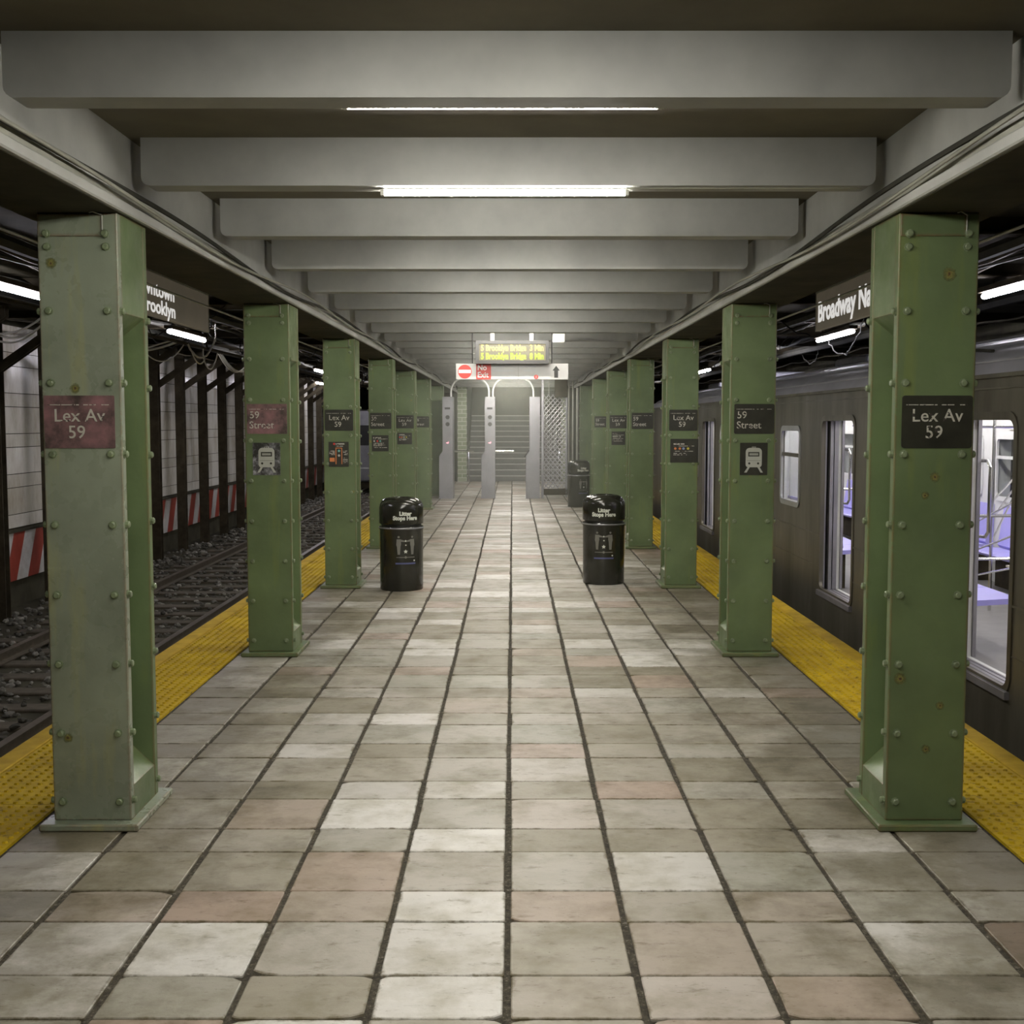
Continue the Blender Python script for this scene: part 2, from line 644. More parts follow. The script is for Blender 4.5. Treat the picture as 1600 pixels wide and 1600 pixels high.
def text_geo(body, size, align='CENTER', bold=0.0, sx=1.0, extrude=0.0008, res=3):
    cu = bpy.data.curves.new('t', 'FONT')
    cu.body = body
    cu.size = size
    cu.align_x = align
    cu.align_y = 'CENTER'
    cu.offset = bold * size
    cu.extrude = extrude
    cu.resolution_u = res
    o = bpy.data.objects.new('t', cu)
    C.objects.link(o)
    bpy.context.view_layer.update()
    dg = bpy.context.evaluated_depsgraph_get()
    me = bpy.data.meshes.new_from_object(o.evaluated_get(dg))
    bpy.data.objects.remove(o)
    bpy.data.curves.remove(cu)
    vs = [(v.co.x * sx, v.co.y, v.co.z) for v in me.vertices]
    fs = [tuple(p.vertices) for p in me.polygons]
    bpy.data.meshes.remove(me)
    return vs, fs


def text_obj(name, body, size, mat, parent, fn, **k):
    """fn maps local text coordinates (x right, y up, z out) to parent space"""
    vs, fs = text_geo(body, size, **k)
    mb = MB()
    mb.add([fn(*v) for v in vs], fs)
    return mb.build(name, mat, parent)


# ------------------------------------------------------------ the setting
Y0, Y1 = -3.0, 34.25
fl = MB()
fl.box(-2.58, 2.58, Y0, Y1, -0.80, -0.010)
tag(fl.build('floor_base', M['grout']), kind='structure')

# tiles, each an island of its own inside the one floor mesh
rows = []
y = 4.587 - 0.6605 * 12 + 0.0
while y < Y1:
    rows.append((y, y + 0.266))
    rows.append((y + 0.266, y + 0.6605))
    y += 0.6605
tv, tf, trim_a = [], [], []
RT = random.Random(3)


def add_tile(x0, x1, y0, y1, near):
    z = RT.uniform(-0.0012, 0.0012)
    gx, gy = 0.0115, 0.0034
    x0 += gx * RT.uniform(0.6, 1.3)
    x1 -= gx * RT.uniform(0.6, 1.3)
    y0 += gy * RT.uniform(0.6, 1.4)
    y1 -= gy * RT.uniform(0.6, 1.4)
    cs = [(x0, y0, 1, 1), (x1, y0, -1, 1), (x1, y1, -1, -1), (x0, y1, 1, -1)]
    poly = []
    for i, (cx_, cy_, sx_, sy_) in enumerate(cs):
        if RT.random() < (0.13 if near else 0.05):
            a, b_ = RT.uniform(0.02, 0.11), RT.uniform(0.01, 0.035)
        else:
            a, b_ = 0.006, 0.006
        if i % 2 == 0:
            ps = [(cx_, cy_ + sy_ * b_), (cx_ + sx_ * a * 0.35, cy_ + sy_ * b_ * 0.35), (cx_ + sx_ * a, cy_)]
        else:
            ps = [(cx_ + sx_ * a, cy_), (cx_ + sx_ * a * 0.35, cy_ + sy_ * b_ * 0.35), (cx_, cy_ + sy_ * b_)]
        poly += ps
    n = len(poly)
    o = len(tv)
    mx, my = (x0 + x1) / 2, (y0 + y1) / 2
    for p in poly:
        tv.append((p[0], p[1], -0.012))
        trim_a.append(1)
    for p in poly:
        tv.append((p[0], p[1], z - 0.003))
        trim_a.append(1)
    for p in poly:
        dx, dy = mx - p[0], my - p[1]
        L = sqrt(dx * dx + dy * dy)
        tv.append((p[0] + dx / L * 0.005, p[1] + dy / L * 0.005, z))
        trim_a.append(0.95)
    for p in poly:
        tv.append((p[0] + (mx - p[0]) * 0.28, p[1] + (my - p[1]) * 0.28, z))
        trim_a.append(0.0)
    for r_ in range(3):
        for i in range(n):
            j = (i + 1) % n
            tf.append((o + r_ * n + i, o + r_ * n + j, o + (r_ + 1) * n + j, o + (r_ + 1) * n + i))
    tf.append(tuple(o + 3 * n + i for i in range(n)))


for (a, b) in rows:
    if b < Y0 or a < 2.3:
        continue
    for i in range(-5, 5):
        add_tile(i * 0.4, i * 0.4 + 0.4, a, b, a < 12)
me = bpy.data.meshes.new('floor')
me.from_pydata(tv, [], tf)
me.materials.append(M['tile'])
at = me.attributes.new('rim', 'FLOAT', 'POINT')
at.data.foreach_set('value', trim_a)
me.update()
flo = bpy.data.objects.new('floor', me)
C.objects.link(flo)
tag(flo, kind='structure')

# ceiling of the platform, with the cross beams
tag(MB().box(-2.0, 2.0, Y0, 34.2, 2.90, 3.05).build('ceiling', M['ceiling']), kind='structure')
BEAM_P = 1.365
BY0 = 5.104


def beam_mesh(hw):
    r = 0.035
    pts = [(-hw, 2.90)]
    for k in range(5):
        t = pi + (pi / 2) * k / 4
        pts.append((-hw + r + r * cos(t), 2.70 + r + r * sin(t)))
    for k in range(5):
        t = 1.5 * pi + (pi / 2) * k / 4
        pts.append((hw - r + r * cos(t), 2.70 + r + r * sin(t)))
    pts.append((hw, 2.90))
    return pts


n_b = 0
for k in range(-5, 22):
    yb = BY0 + k * BEAM_P
    hw = 1.555
    mb = MB().prism([(p[0], p[1]) for p in beam_mesh(hw)], 1, yb, yb + 0.13)
    tag(mb.build('ceiling_beam', M['beam']), kind='structure')

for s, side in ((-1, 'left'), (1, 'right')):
    g = MB()
    xa, xb = s * 1.61, s * 1.98
    g.box(min(xa, xb), max(xa, xb), Y0, 34.2, 2.595, 2.90)
    tag(g.build('girder_' + side, M['girder']), kind='structure')
    xa, xb = s * 1.555, s * 2.0
    g = MB().bbox(min(xa, xb), max(xa, xb), Y0, 34.2, 2.550, 2.594, 0.006)
    tag(g.build('girder_flange_' + side, M['girder']), kind='structure')
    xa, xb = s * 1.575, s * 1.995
    tag(MB().box(min(xa, xb), max(xa, xb), Y0, 34.2, 2.5465, 2.5495).build('girder_soffit_shade_' + side, M['dark']), kind='structure')  # dark sheet under the girder, its shade put into the colour
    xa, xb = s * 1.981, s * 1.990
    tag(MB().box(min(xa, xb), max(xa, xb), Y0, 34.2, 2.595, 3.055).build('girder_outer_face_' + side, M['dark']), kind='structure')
    # track side: ceiling, wall, bed
    xa, xb = s * 2.0, s * 6.7
    tag(MB().box(min(xa, xb), max(xa, xb), Y0, 48, 3.06, 3.2).build('ceiling_' + side, M['dark']), kind='structure')
    tag(MB().box(min(s * 2.585, s * 6.7), max(s * 2.585, s * 6.7), Y0, 48, -0.95, -0.80).build('trackbed_' + side, M['dark']), kind='structure')
    xa, xb = s * 6.62, s * 6.9
    tag(MB().box(min(xa, xb), max(xa, xb), Y0, 48, -0.95, 3.2).build('wall_' + side, M['dark']), kind='structure')

# white panels on the left wall
wp = MB()
z = 0.30
hs = [0.18, 0.355]
i = 0
while z < 2.95:
    h = hs[i % 2]
    yy = 10.0
    while yy < 48:
        wp.box(-6.615, -6.595, yy + 0.004, yy + 2.4 - 0.004, z + 0.005, min(z + h - 0.005, 3.0))
        yy += 2.4
    z += h
    i += 1
tag(wp.build('wall_panels', M['walltile']), kind='structure')
tag(MB().box(-6.612, -6.54, 10, 48, -0.38, 0.255).build('trim_1', M['stripes']), kind='structure')
tag(MB().box(-6.612, -6.50, 10, 48, 0.256, 0.285).build('trim_2', M['dark']), kind='structure')

# end wall with the stair opening
ew = MB()
ew.box(-2.58, -1.56, 34.26, 34.5, -0.9, 3.2)
ew.box(1.70, 2.58, 34.26, 34.5, -0.9, 3.2)
ew.box(-1.56, 1.70, 34.26, 34.5, 2.72, 3.2)
tag(MB().box(-2.58, -2.4, 34.51, 48, -0.9, 3.2).build('wall_inner_left', M['dark']), kind='structure')
tag(MB().box(2.4, 2.58, 34.51, 48, -0.9, 3.2).build('wall_inner_right', M['dark']), kind='structure')
tag(ew.build('wall_end', M['dark']), kind='structure')
tag(MB().box(-1.56, -1.30, 34.0, 34.6, 0, 2.72).build('wall_pier_left', M['glazed']), kind='structure')
tag(MB().box(1.42, 1.70, 34.0, 34.6, 0, 2.72).build('wall_pier_right', M['glazed']), kind='structure')
st = MB()
N = 12
for k in range(N):
    st.box(-1.30, 1.42, 34.35 + k * 0.29, 34.35 + (k + 1) * 0.29 + (0.6 if k == N - 1 else 0.0), -0.02, (k + 1) * 0.16)
tag(st.build('stairs', M['stair']), kind='structure')
st = MB()
for k in range(N):
    st.box(-1.30, 1.42, 34.335 + k * 0.29, 34.39 + k * 0.29, (k + 1) * 0.16 - 0.022, (k + 1) * 0.16 + 0.004)
tag(st.build('stair_nosing', M['stair_nose']), kind='structure')
sw = MB()
sw.box(-1.45, -1.301, 34.6, 41, -0.02, 5.4)
sw.box(1.421, 1.56, 34.6, 41, -0.02, 5.4)
tag(sw.build('wall_stairwell', M['stair_wall']), kind='structure')
sc_ = MB().prism([(34.5, 2.75), (41, 5.2), (41, 5.4), (34.5, 2.95)], 0, -1.56, 1.70)
tag(sc_.build('ceiling_stairwell', M['stair_wall']), kind='structure')
tag(MB().box(-1.45, 1.56, 38.8, 39.0, 1.8, 5.4).build('wall_stairtop', M['stair_wall']), kind='structure')

# far ends of the two track tunnels
tag(MB().box(-6.7, -2.0, 48, 48.2, -0.95, 3.2).build('wall_far_left', M['dark']), kind='structure')
tag(MB().box(2.0, 6.7, 48, 48.2, -0.95, 3.2).build('wall_far_right', M['dark']), kind='structure')


# ------------------------------------------------------------ columns
def make_column():
    root = empty('steel_column')
    W2 = 0.1625
    ya, yb = 0.06, 0.44        # from the front edge of the base plate
    t = 0.045
    zt = 2.546
    MB().bbox(-0.207, 0.207, 0, 0.515, 0, 0.030, 0.006).build('base_plate', M['green'], root)
    MB().bbox(-W2, W2, ya, ya + t, 0.0301, zt, 0.004).build('front_flange', M['green'], root)
    MB().bbox(-W2, W2, yb - t, yb, 0.0301, zt, 0.004).build('back_flange', M['green'], root)
    MB().box(-0.012, 0.012, ya + t, yb - t, 0.0301, zt).build('web', M['green'], root)
    for s in (-1, 1):
        a = MB().prism([(s * 0.012, 0.0301), (s * (W2 - 0.002), 0.0301), (s * (W2 - 0.002), 0.17), (s * 0.012, 0.31)], 1, ya + t, yb - t)
        a.build('bottom_gusset', M['green'], root)
        a = MB().prism([(s * 0.012, zt), (s * (W2 - 0.002), zt), (s * (W2 - 0.002), 2.15), (s * 0.012, 2.03)], 1, ya + t, yb - t)
        a.build('top_gusset', M['green'], root)
    # head plate with a bent wire
    MB().bbox(-0.158, 0.105, ya - 0.008, ya, 2.452, 2.540, 0.002).build('head_plate', M['green'], root)
    MB().tube([(0.106, ya - 0.012, 2.462), (0.106, ya - 0.012, 2.535), (0.075, ya - 0.03, 2.546), (0.06, ya - 0.03, 2.542)], 0.0035, 6).build('wire', M['cable_grey'], root, True)

    def bolt_geo(ax, sgn):
        mb = MB()
        n = 6
        r, hgt = 0.0145, 0.013
        ring = []
        for (rr, hh) in ((r * 1.25, 0.0), (r * 1.25, 0.003), (r, 0.003), (r, hgt), (r * 0.7, hgt + 0.004)):
            ring.append([(rr * cos(2 * pi * k / 8), rr * sin(2 * pi * k / 8), hh) for k in range(8)])
        vs = [p for rg in ring for p in rg]
        fs = []
        for i_ in range(len(ring) - 1):
            for k in range(8):
                fs.append((i_ * 8 + k, i_ * 8 + (k + 1) % 8, (i_ + 1) * 8 + (k + 1) % 8, (i_ + 1) * 8 + k))
        fs.append(tuple(range(32, 40)))
        if ax == 'y':
            vs = [(p[0], -p[2], p[1]) for p in vs]
        else:
            vs = [(sgn * p[2], p[0], p[1]) for p in vs]
        return mb.add(vs, fs)
    protos = {}
    for key in (('y', 1), ('x', 1), ('x', -1)):
        protos[key] = None

    def put(key, loc):
        if protos[key] is None:
            protos[key] = bolt_geo(*key).build('bolt', M['bolt'], root, True)
            protos[key].location = loc
        else:
            c = protos[key].copy()
            C.objects.link(c)
            c.parent = root
            c.location = loc
    for k in range(9):
        z_ = 0.112 + k * 0.2915
        for x_ in (-0.123, 0.115):
            put(('y', 1), (x_, ya if k < 8 else ya - 0.008, z_ if k < 8 else 2.462))
        if k < 8:
            for s in (-1, 1):
                put(('x', s), (s * W2, ya + 0.022, z_))
                put(('x', s), (s * W2, yb - 0.022, z_ - 0.012))
    for x_ in (-0.123, 0.115):
        put(('y', 1), (x_, ya, 2.41))
    return root


COLY = [4.81, 8.49, 12.04, 15.85, 19.45, 23.05, 27.40]
col_proto = make_column()
LCOL = [
    'nearest left green steel column, its faded reddish sign reading Lex Av 59',
    'green steel column with faded reddish 59 Street sign above a scuffed train picture panel',
    'green steel column on the left behind the scuffed train panel, with a colourful poster under a dark sign',
    'green steel column on the left partly hidden by the left litter bin, with a white-lined info panel',
    'green steel column on the left, fifth from the front, with a small coloured-dot info panel',
    'green steel column on the left, sixth from the front, only a dark sign sliver on it',
    'last green steel column on the left, directly behind the leftmost turnstile post']
RCOL = [
    'nearest right green steel column, its clean dark sign reading Lex Av 59',
    'green steel column with dark 59 Street sign above a clean white train picture panel',
    'green steel column on the right with a row of orange, blue and yellow dots on its lower panel',
    'green steel column just right of the front right litter bin, with only a 59 Street sign on it',
    'green steel column on the right, fifth from the front, dark info panel below its sign',
    'green steel column on the right, sixth from the front, with a small 59 Street sign',
    'last green steel column on the right, behind the far litter bin']
cols = {}
for s in (-1, 1):
    for i, yc in enumerate(COLY):
        o = col_proto if (s == -1 and i == 0) else copy_tree(col_proto)
        o.location = (s * 1.7475, yc, 0)
        o.scale = (-s, 1, 1) if False else (1, 1, 1)
        tag(o, (LCOL if s < 0 else RCOL)[i], 'column', 'green steel columns along both platform edges')
        cols[(s, i)] = o
for ch in kids(cols[(-1, 0)]):          # nearest left column's front parts: glossier, lamp sheen put into the paler colour
    if ch.name.startswith(('front_flange', 'base_plate', 'head_plate')):
        ch.data = ch.data.copy()
        ch.data.materials[0] = M['green_sheen']

# ------------------------------------------------------------ signs on the columns
FN = {}


def plate(w, h, r=0.012, t=0.004):
    pts = []
    for (cx_, cz_, a0) in ((w / 2 - r, h / 2 - r, 0), (-w / 2 + r, h / 2 - r, pi / 2), (-w / 2 + r, -h / 2 + r, pi), (w / 2 - r, -h / 2 + r, 1.5 * pi)):
        for k in range(5):
            a = a0 + (pi / 2) * k / 4
            pts.append((cx_ + r * cos(a), cz_ + r * sin(a)))
    return MB().prism(pts, 1, -t, 0)


def face(x0=0, z0=0, y0=-0.0052):
    return lambda x, y, z: (x0 + x, y0 - z, z0 + y)


def rect(mb, x0, x1, z0, z1, y0=-0.0062, y1=-0.0040):
    return mb.box(x0, x1, y0, y1, z0, z1)


def disc(mb, cx_, cz_, r, y0=-0.0065, y1=-0.0040, n=20):
    return mb.prism([(cx_ + r * cos(2 * pi * k / n), cz_ + r * sin(2 * pi * k / n)) for k in range(n)], 1, y0, y1)


def station_sign(kind, faded, loc, label):
    w, h = (0.289, 0.215)
    root = plate(w, h, 0.004 if faded else 0.012).build('station_sign', M['faded'] if faded else M['sign_dark'])
    root.location = loc
    tag(root, label, 'sign', 'station name signs on the columns')
    dl = MB()
    x = -0.13
    for (a, b) in ((-0.128, -0.122), (-0.118, -0.078), (-0.072, -0.017), (-0.012, -0.001), (0.018, 0.036), (0.042, 0.068), (0.092, 0.100), (0.102, 0.122)):
        rect(dl, a, b, 0.068, 0.0715)
    dl.split('dash', M['letters'], root)
    if kind == 'lex':
        text_obj('lettering', 'Lex Av', 0.074, M['letters'], root, face(0.0, 0.024), bold=0.004)
        text_obj('lettering', '59', 0.074, M['letters'], root, face(-0.012, -0.044), bold=0.004)
    else:
        text_obj('lettering', '59', 0.072, M['letters'], root, face(-0.125, 0.026), bold=0.004, align='LEFT')
        text_obj('lettering', 'Street', 0.072, M['letters'], root, face(-0.128, -0.046), bold=0.004, align='LEFT')
    return root


for s in (-1, 1):
    side = 'left' if s < 0 else 'right'
    for i in range(6):
        kind = 'lex' if i % 2 == 0 else 'st'
        zz = [1.702, 1.725, 1.722, 1.72, 1.71, 1.71][i]
        xx = s * 1.757 if i < 1 else (-1.750 if s < 0 else 1.757)
        order = ['nearest', 'second', 'third', 'fourth', 'fifth', 'sixth'][i]
        name = 'Lex Av 59' if kind == 'lex' else '59 Street'
        faded = (s < 0 and i < 2)
        lab = ('faded reddish ' if faded else 'dark ') + name + ' sign on the ' + order + ' column along the ' + side
        station_sign(kind, faded, (xx, COLY[i] + 0.06 - 0.0005, zz), lab)


def train_pictogram(loc, mat, label, wmat):
    root = plate(0.199, 0.234, 0.004).build('train_picture_panel', mat)
    root.location = loc
    tag(root, label, 'sign')
    # white train front
    pts = []
    for (cx_, cz_, r, a0) in ((0.030, 0.052, 0.028, 0), (-0.030, 0.052, 0.028, pi / 2), (-0.038, -0.040, 0.020, pi), (0.038, -0.040, 0.020, 1.5 * pi)):
        for k in range(5):
            a = a0 + pi / 2 * k / 4
            pts.append((cx_ + r * cos(a), cz_ + r * sin(a)))
    mb = MB().prism(pts, 1, -0.0058, -0.004)
    rect(mb, -0.014, 0.014, 0.079, 0.089, -0.0058)
    for q in (-1, 1):
        mb.prism([(q * 0.028, -0.060), (q * 0.044, -0.060), (q * 0.068, -0.098), (q * 0.050, -0.098)], 1, -0.0058, -0.004)
    mb.build('train_symbol', wmat, root)
    d = MB()
    rect(d, -0.040, 0.040, 0.018, 0.050, -0.0066, -0.0056)
    for q in (-1, 1):
        disc(d, q * 0.032, -0.032, 0.008, -0.0066, -0.0056, 12)
        disc(d, q * 0.006, 0.084, 0.004, -0.0066, -0.0056, 10)
    rect(d, -0.050, 0.050, -0.0125, -0.011, -0.0066, -0.0056)
    d.build('window_marks', M['sign_dark'], root)
    w_ = MB()
    rect(w_, -0.032, 0.032, 0.026, 0.042, -0.0072, -0.0064)
    w_.build('headboard', M['grey_mark'], root)


M['pale'] = simple('pale_print', (0.42, 0.43, 0.38), 0.45, var=0.08)
train_pictogram((-1.757, COLY[1] + 0.0595, 1.437), M['peel'], 'scuffed grey panel with a white train front, under the reddish 59 Street sign', M['pale'])
train_pictogram((1.757, COLY[1] + 0.0595, 1.437), M['sign_dark'], 'black panel with a clean white train front, under the dark 59 Street sign', M['pale'])


def text_lines(root, lines, mat='grey_mark', name='print_line'):
    for (x0, x1, z0, hh) in lines:
        mb = MB()
        rect(mb, x0, x1, z0, z0 + hh)
        mb.build(name, M['printed'], root)


def dots(root, specs, r):
    for (x, z_, m) in specs:
        disc(MB(), x, z_, r).build('route_dot', M[m], root) if False else None
        d = MB()
        disc(d, x, z_, r)
        d.build('route_dot', M[m], root)


# left, third column: poster with a coloured diagram
root = plate(0.205, 0.255, 0.003).build('route_poster', M['sign_dark'])
root.location = (-1.757, COLY[2] + 0.0595, 1.375)
tag(root, 'tall colourful route poster under the dark Lex Av 59 sign on the third left column', 'poster')
text_lines(root, [(-0.03, 0.06, 0.100, 0.012), (-0.035, 0.045, 0.080, 0.006)], 'pale')
d = MB()
disc(d, -0.045, 0.106, 0.011)
d.build('route_dot', M['red'], root)
d = MB()
for q in (-0.028, 0.032):
    rect(d, q - 0.004, q + 0.004, -0.10, 0.068)
rect(d, -0.028, 0.032, 0.060, 0.068)
d.build('route_line', M['orange'], root)
dots(root, [(0.003, 0.035, 'teal'), (0.003, -0.012, 'pale')], 0.012)
text_lines(root, [(-0.095, -0.040, 0.03 - k * 0.012, 0.007) for k in range(4)] + [(0.045, 0.092, 0.03 - k * 0.012, 0.007) for k in range(4)] + [(0.045, 0.092, -0.04 - k * 0.016, 0.006) for k in range(4)])
d = MB()
rect(d, -0.092, -0.042, -0.075, -0.035)
d.build('colour_patch', M['orange'], root)


def info_panel(loc, w, h, dot_specs, lines, label):
    root = plate(w, h, 0.003).build('info_panel', M['sign_dark'])
    root.location = loc
    tag(root, label, 'sign')
    text_lines(root, lines, 'pale')
    if dot_specs:
        dots(root, dot_specs, 0.0125)
    return root


info_panel((-1.757, COLY[3] + 0.0595, 1.42), 0.225, 0.215, [(-0.080, 0.030, 'pale'), (-0.038, 0.030, 'red'), (0.0, 0.030, 'teal')],
           [(-0.095, 0.01, 0.070, 0.012), (-0.095, 0.095, 0.055, 0.006), (-0.09, 0.06, 0.000, 0.006), (-0.09, 0.05, -0.014, 0.006), (-0.09, 0.07, -0.026, 0.006), (-0.09, 0.02, -0.038, 0.006), (-0.09, 0.09, -0.060, 0.006)],
           'dark info panel with three dots and rows of white print on the fourth left column')
info_panel((-1.757, COLY[4] + 0.0595, 1.435), 0.24, 0.19, [(-0.080, 0.022, 'red'), (-0.045, 0.022, 'orange'), (-0.010, 0.022, 'pale'), (0.028, 0.022, 'yellow')],
           [(-0.095, 0.0, 0.058, 0.012), (-0.09, 0.09, 0.043, 0.006), (-0.09, 0.08, -0.002, 0.005), (-0.09, 0.03, -0.016, 0.008), (-0.09, 0.02, -0.03, 0.008)],
           'dark info panel with a row of coloured dots on the fifth left column')
info_panel((1.770, COLY[2] + 0.0595, 1.412), 0.285, 0.242, [(-0.092, 0.022, 'orange'), (-0.046, 0.022, 'orange'), (-0.008, 0.022, 'blue'), (0.038, 0.022, 'yellow')],
           [(-0.11, 0.0, 0.062, 0.012), (-0.11, 0.10, 0.045, 0.005), (-0.11, 0.09, -0.008, 0.005), (-0.11, 0.03, -0.030, 0.006), (-0.11, 0.03, -0.045, 0.006)],
           'dark info panel with orange, blue and yellow dots on the third right column')
info_panel((1.757, COLY[4] + 0.0595, 1.44), 0.225, 0.22, None,
           [(-0.095, -0.02, 0.070, 0.010), (-0.095, 0.09, 0.050, 0.005), (-0.095, 0.04, 0.025, 0.014), (-0.095, 0.06, 0.005, 0.005), (-0.095, 0.08, -0.010, 0.005), (-0.095, 0.05, -0.03, 0.005), (-0.095, 0.07, -0.05, 0.005)],
           'small dark info panel with only pale print on the fifth right column')

# rust holes with yellowed paint round them
def mk_stain():
    m = bpy.data.materials.new('rust_stain')
    m.use_nodes = True
    nt = m.node_tree
    b = nt.nodes['Principled BSDF']
    tc = nt.nodes.new('ShaderNodeTexCoord')
    L = nt.nodes.new('ShaderNodeVectorMath')
    L.operation = 'LENGTH'
    nt.links.new(tc.outputs['Object'], L.inputs[0])
    n = noise(nt, 60, 3, 0.6)
    d = math_(nt, 'ADD', math_(nt, 'MULTIPLY', L.outputs['Value'], 25.0), math_(nt, 'MULTIPLY', math_(nt, 'SUBTRACT', n, 0.5), 0.7))
    c = ramp(nt, d, [(0.10, (0.035, 0.018, 0.008)), (0.17, (0.13, 0.08, 0.02)), (0.26, (0.20, 0.19, 0.05)), (0.9, (0.18, 0.20, 0.07))])
    a = ramp(nt, d, [(0.22, (1, 1, 1)), (0.85, (0, 0, 0))])
    nt.links.new(c, b.inputs['Base Color'])
    nt.links.new(a, b.inputs['Alpha'])
    b.inputs['Roughness'].default_value = 0.7
    return m


M['stain'] = mk_stain()
st0 = None
for (key, x_, z_, sc3) in (((-1, 0), -0.110, 2.345, 1.0), ((-1, 0), -0.025, 1.838, 0.9), ((-1, 0), -0.095, 0.383, 0.9),
                           ((1, 0), 0.045, 2.300, 1.2), ((1, 0), 0.008, 1.475, 0.9), ((1, 0), 0.0, 0.335, 0.8), ((1, 0), 0.055, 0.52, 0.8),
                           ((1, 0), -0.115, 0.635, 1.1), ((1, 0), -0.03, 1.40, 0.7)):
    if st0 is None:
        n_ = 20
        st0 = MB().prism([(0.04 * cos(2 * pi * k / n_), 0.04 * sin(2 * pi * k / n_)) for k in range(n_)], 1, -0.0006, 0.0).build('rust_stain', M['stain'])
        o = st0
    else:
        o = st0.copy()
        C.objects.link(o)
    o.parent = cols[key]
    o.location = (x_, 0.0595, z_)
    o.scale = (sc3 * 0.72, 1, sc3 * 0.72)

# ------------------------------------------------------------ litter bins


def make_bin():
    root = empty('litter_bin')
    r = 0.222
    MB().lathe([(0.0, 0.0), (r - 0.008, 0.0), (r - 0.003, 0.012), (r - 0.002, 0.30), (r, 0.612), (r + 0.006, 0.622), (r + 0.006, 0.642), (r - 0.002, 0.650), (r - 0.03, 0.652), (r - 0.03, 0.60), (0, 0.60)], 48).build('body', M['bin'], root, True)
    MB().lathe([(r + 0.0065, 0.628), (r + 0.0085, 0.633), (r + 0.0085, 0.638), (r + 0.0065, 0.643)], 48).build('rim_band', M['steel_dull'], root, True)
    MB().lathe([(r - 0.018, 0.6525), (r - 0.018, 0.690)], 48).build('neck', M['black'], root, True)
    prof = [(r - 0.018, 0.672), (r - 0.002, 0.674), (r + 0.003, 0.682), (r + 0.003, 0.835)]
    for k in range(1, 9):
        a = pi / 2 * k / 8
        prof.append((0.115 + (r + 0.003 - 0.115) * cos(a), 0.835 + 0.105 * sin(a)))
    prof += [(0.108, 0.938), (0.100, 0.925), (0.097, 0.86)]
    MB().lathe(prof, 48).build('lid', M['bin'], root, True)
    MB().lathe([(0.0, 0.862), (0.097, 0.862)], 48).build('liner', M['black'], root)

    def wrap(rad, z0):
        # text x becomes an angle round the drum; the front faces -y
        return lambda x, y, z: (((rad + z) * sin(x / rad)), -((rad + z) * cos(x / rad)), z0 + y)
    rr = r + 0.0042
    text_obj('lettering', 'Litter', 0.056, M['bin_text'], root, wrap(rr, 0.785), bold=0.05)
    text_obj('lettering', 'Stops Here', 0.056, M['bin_text'], root, wrap(rr, 0.740), bold=0.05)

    def patch(pts, mat, name, rad=r + 0.0025):
        # prism of a 2D outline wrapped on the drum
        f = wrap(rad, 0)
        n = len(pts)
        vs = [f(x, z_, 0) for x, z_ in pts] + [f(x, z_, 0.0015) for x, z_ in pts]
        fs = [tuple(range(n)), tuple(range(2 * n - 1, n - 1, -1))] + [(i_, (i_ + 1) % n, n + (i_ + 1) % n, n + i_) for i_ in range(n)]
        return MB().add(vs, fs)

    def circ(cx_, cz_, r_, n=14):
        return [(cx_ + r_ * cos(2 * pi * k / n), cz_ + r_ * sin(2 * pi * k / n)) for k in range(n)]
    pic = MB()
    for q in (-1, 1):
        for p in (circ(q * 0.070, 0.552, 0.011), [(q * 0.048, 0.53), (q * 0.090, 0.53), (q * 0.095, 0.47), (q * 0.088, 0.455), (q * 0.082, 0.375), (q * 0.058, 0.375), (q * 0.052, 0.455), (q * 0.046, 0.48)],
                  [(q * 0.050, 0.528), (q * 0.010, 0.515), (q * 0.010, 0.503), (q * 0.050, 0.505)]):
            m_ = patch(p, None, '')
            pic.add(m_.v, m_.f)
    pic.build('people_picture', M['bin_pic'], root)
    st_ = MB()
    for (cx_, cz_, r_) in ((0.0, 0.512, 0.012), (0.002, 0.47, 0.010), (0.0, 0.405, 0.022)):
        pts = []
        for k in range(10):
            a = pi / 2 + 2 * pi * k / 10
            q = r_ if k % 2 == 0 else r_ * 0.5
            pts.append((cx_ + q * cos(a), cz_ + q * sin(a)))
        m_ = patch(pts, None, '')
        st_.add(m_.v, m_.f)
    st_.build('star_picture', M['bin_text'], root)
    text_obj('caption', 'Together We Can Keep It', 0.018, M['bin_pic'], root, wrap(r + 0.0028, 0.352), bold=0.02) if False else None
    bl = MB()
    for p in ([(-0.095, 0.350), (-0.012, 0.350), (-0.012, 0.343), (-0.095, 0.343)], [(0.012, 0.350), (0.095, 0.350), (0.095, 0.343), (0.012, 0.343)], circ(0, 0.347, 0.012)):
        m_ = patch(p, None, '')
        bl.add(m_.v, m_.f)
    bl.build('grey_line', M['bin_pic'], root)
    n_ = 10
    m_ = patch([(-0.105 + 0.21 * k / n_, 0.292) for k in range(n_ + 1)] + [(0.105 - 0.21 * k / n_, 0.276) for k in range(n_ + 1)], None, '')
    m_.build('blue_line', M['bin_blue'], root)
    patch(circ(0.092, 0.312, 0.008), None, '').build('badge', M['bin_text'], root)
    return root


b0 = make_bin()
b0.location = (-1.118, 12.05, 0)
b0.rotation_euler = (0, 0, math.radians(16))
tag(b0, 'black litter bin on the left, its print turned towards the middle of the platform', 'litter bin', 'black litter bins')
b1 = copy_tree(b0, (0.985, 12.52, 0))
b1.rotation_euler = (0, 0, math.radians(-4))
tag(b1, 'black litter bin on the right in front, its print facing straight ahead', 'litter bin', 'black litter bins')
b2 = copy_tree(b0, (1.352, 23.90, 0))
b2.rotation_euler = (0, 0, math.radians(24))
tag(b2, 'small distant black litter bin beside the lattice fence', 'litter bin', 'black litter bins')


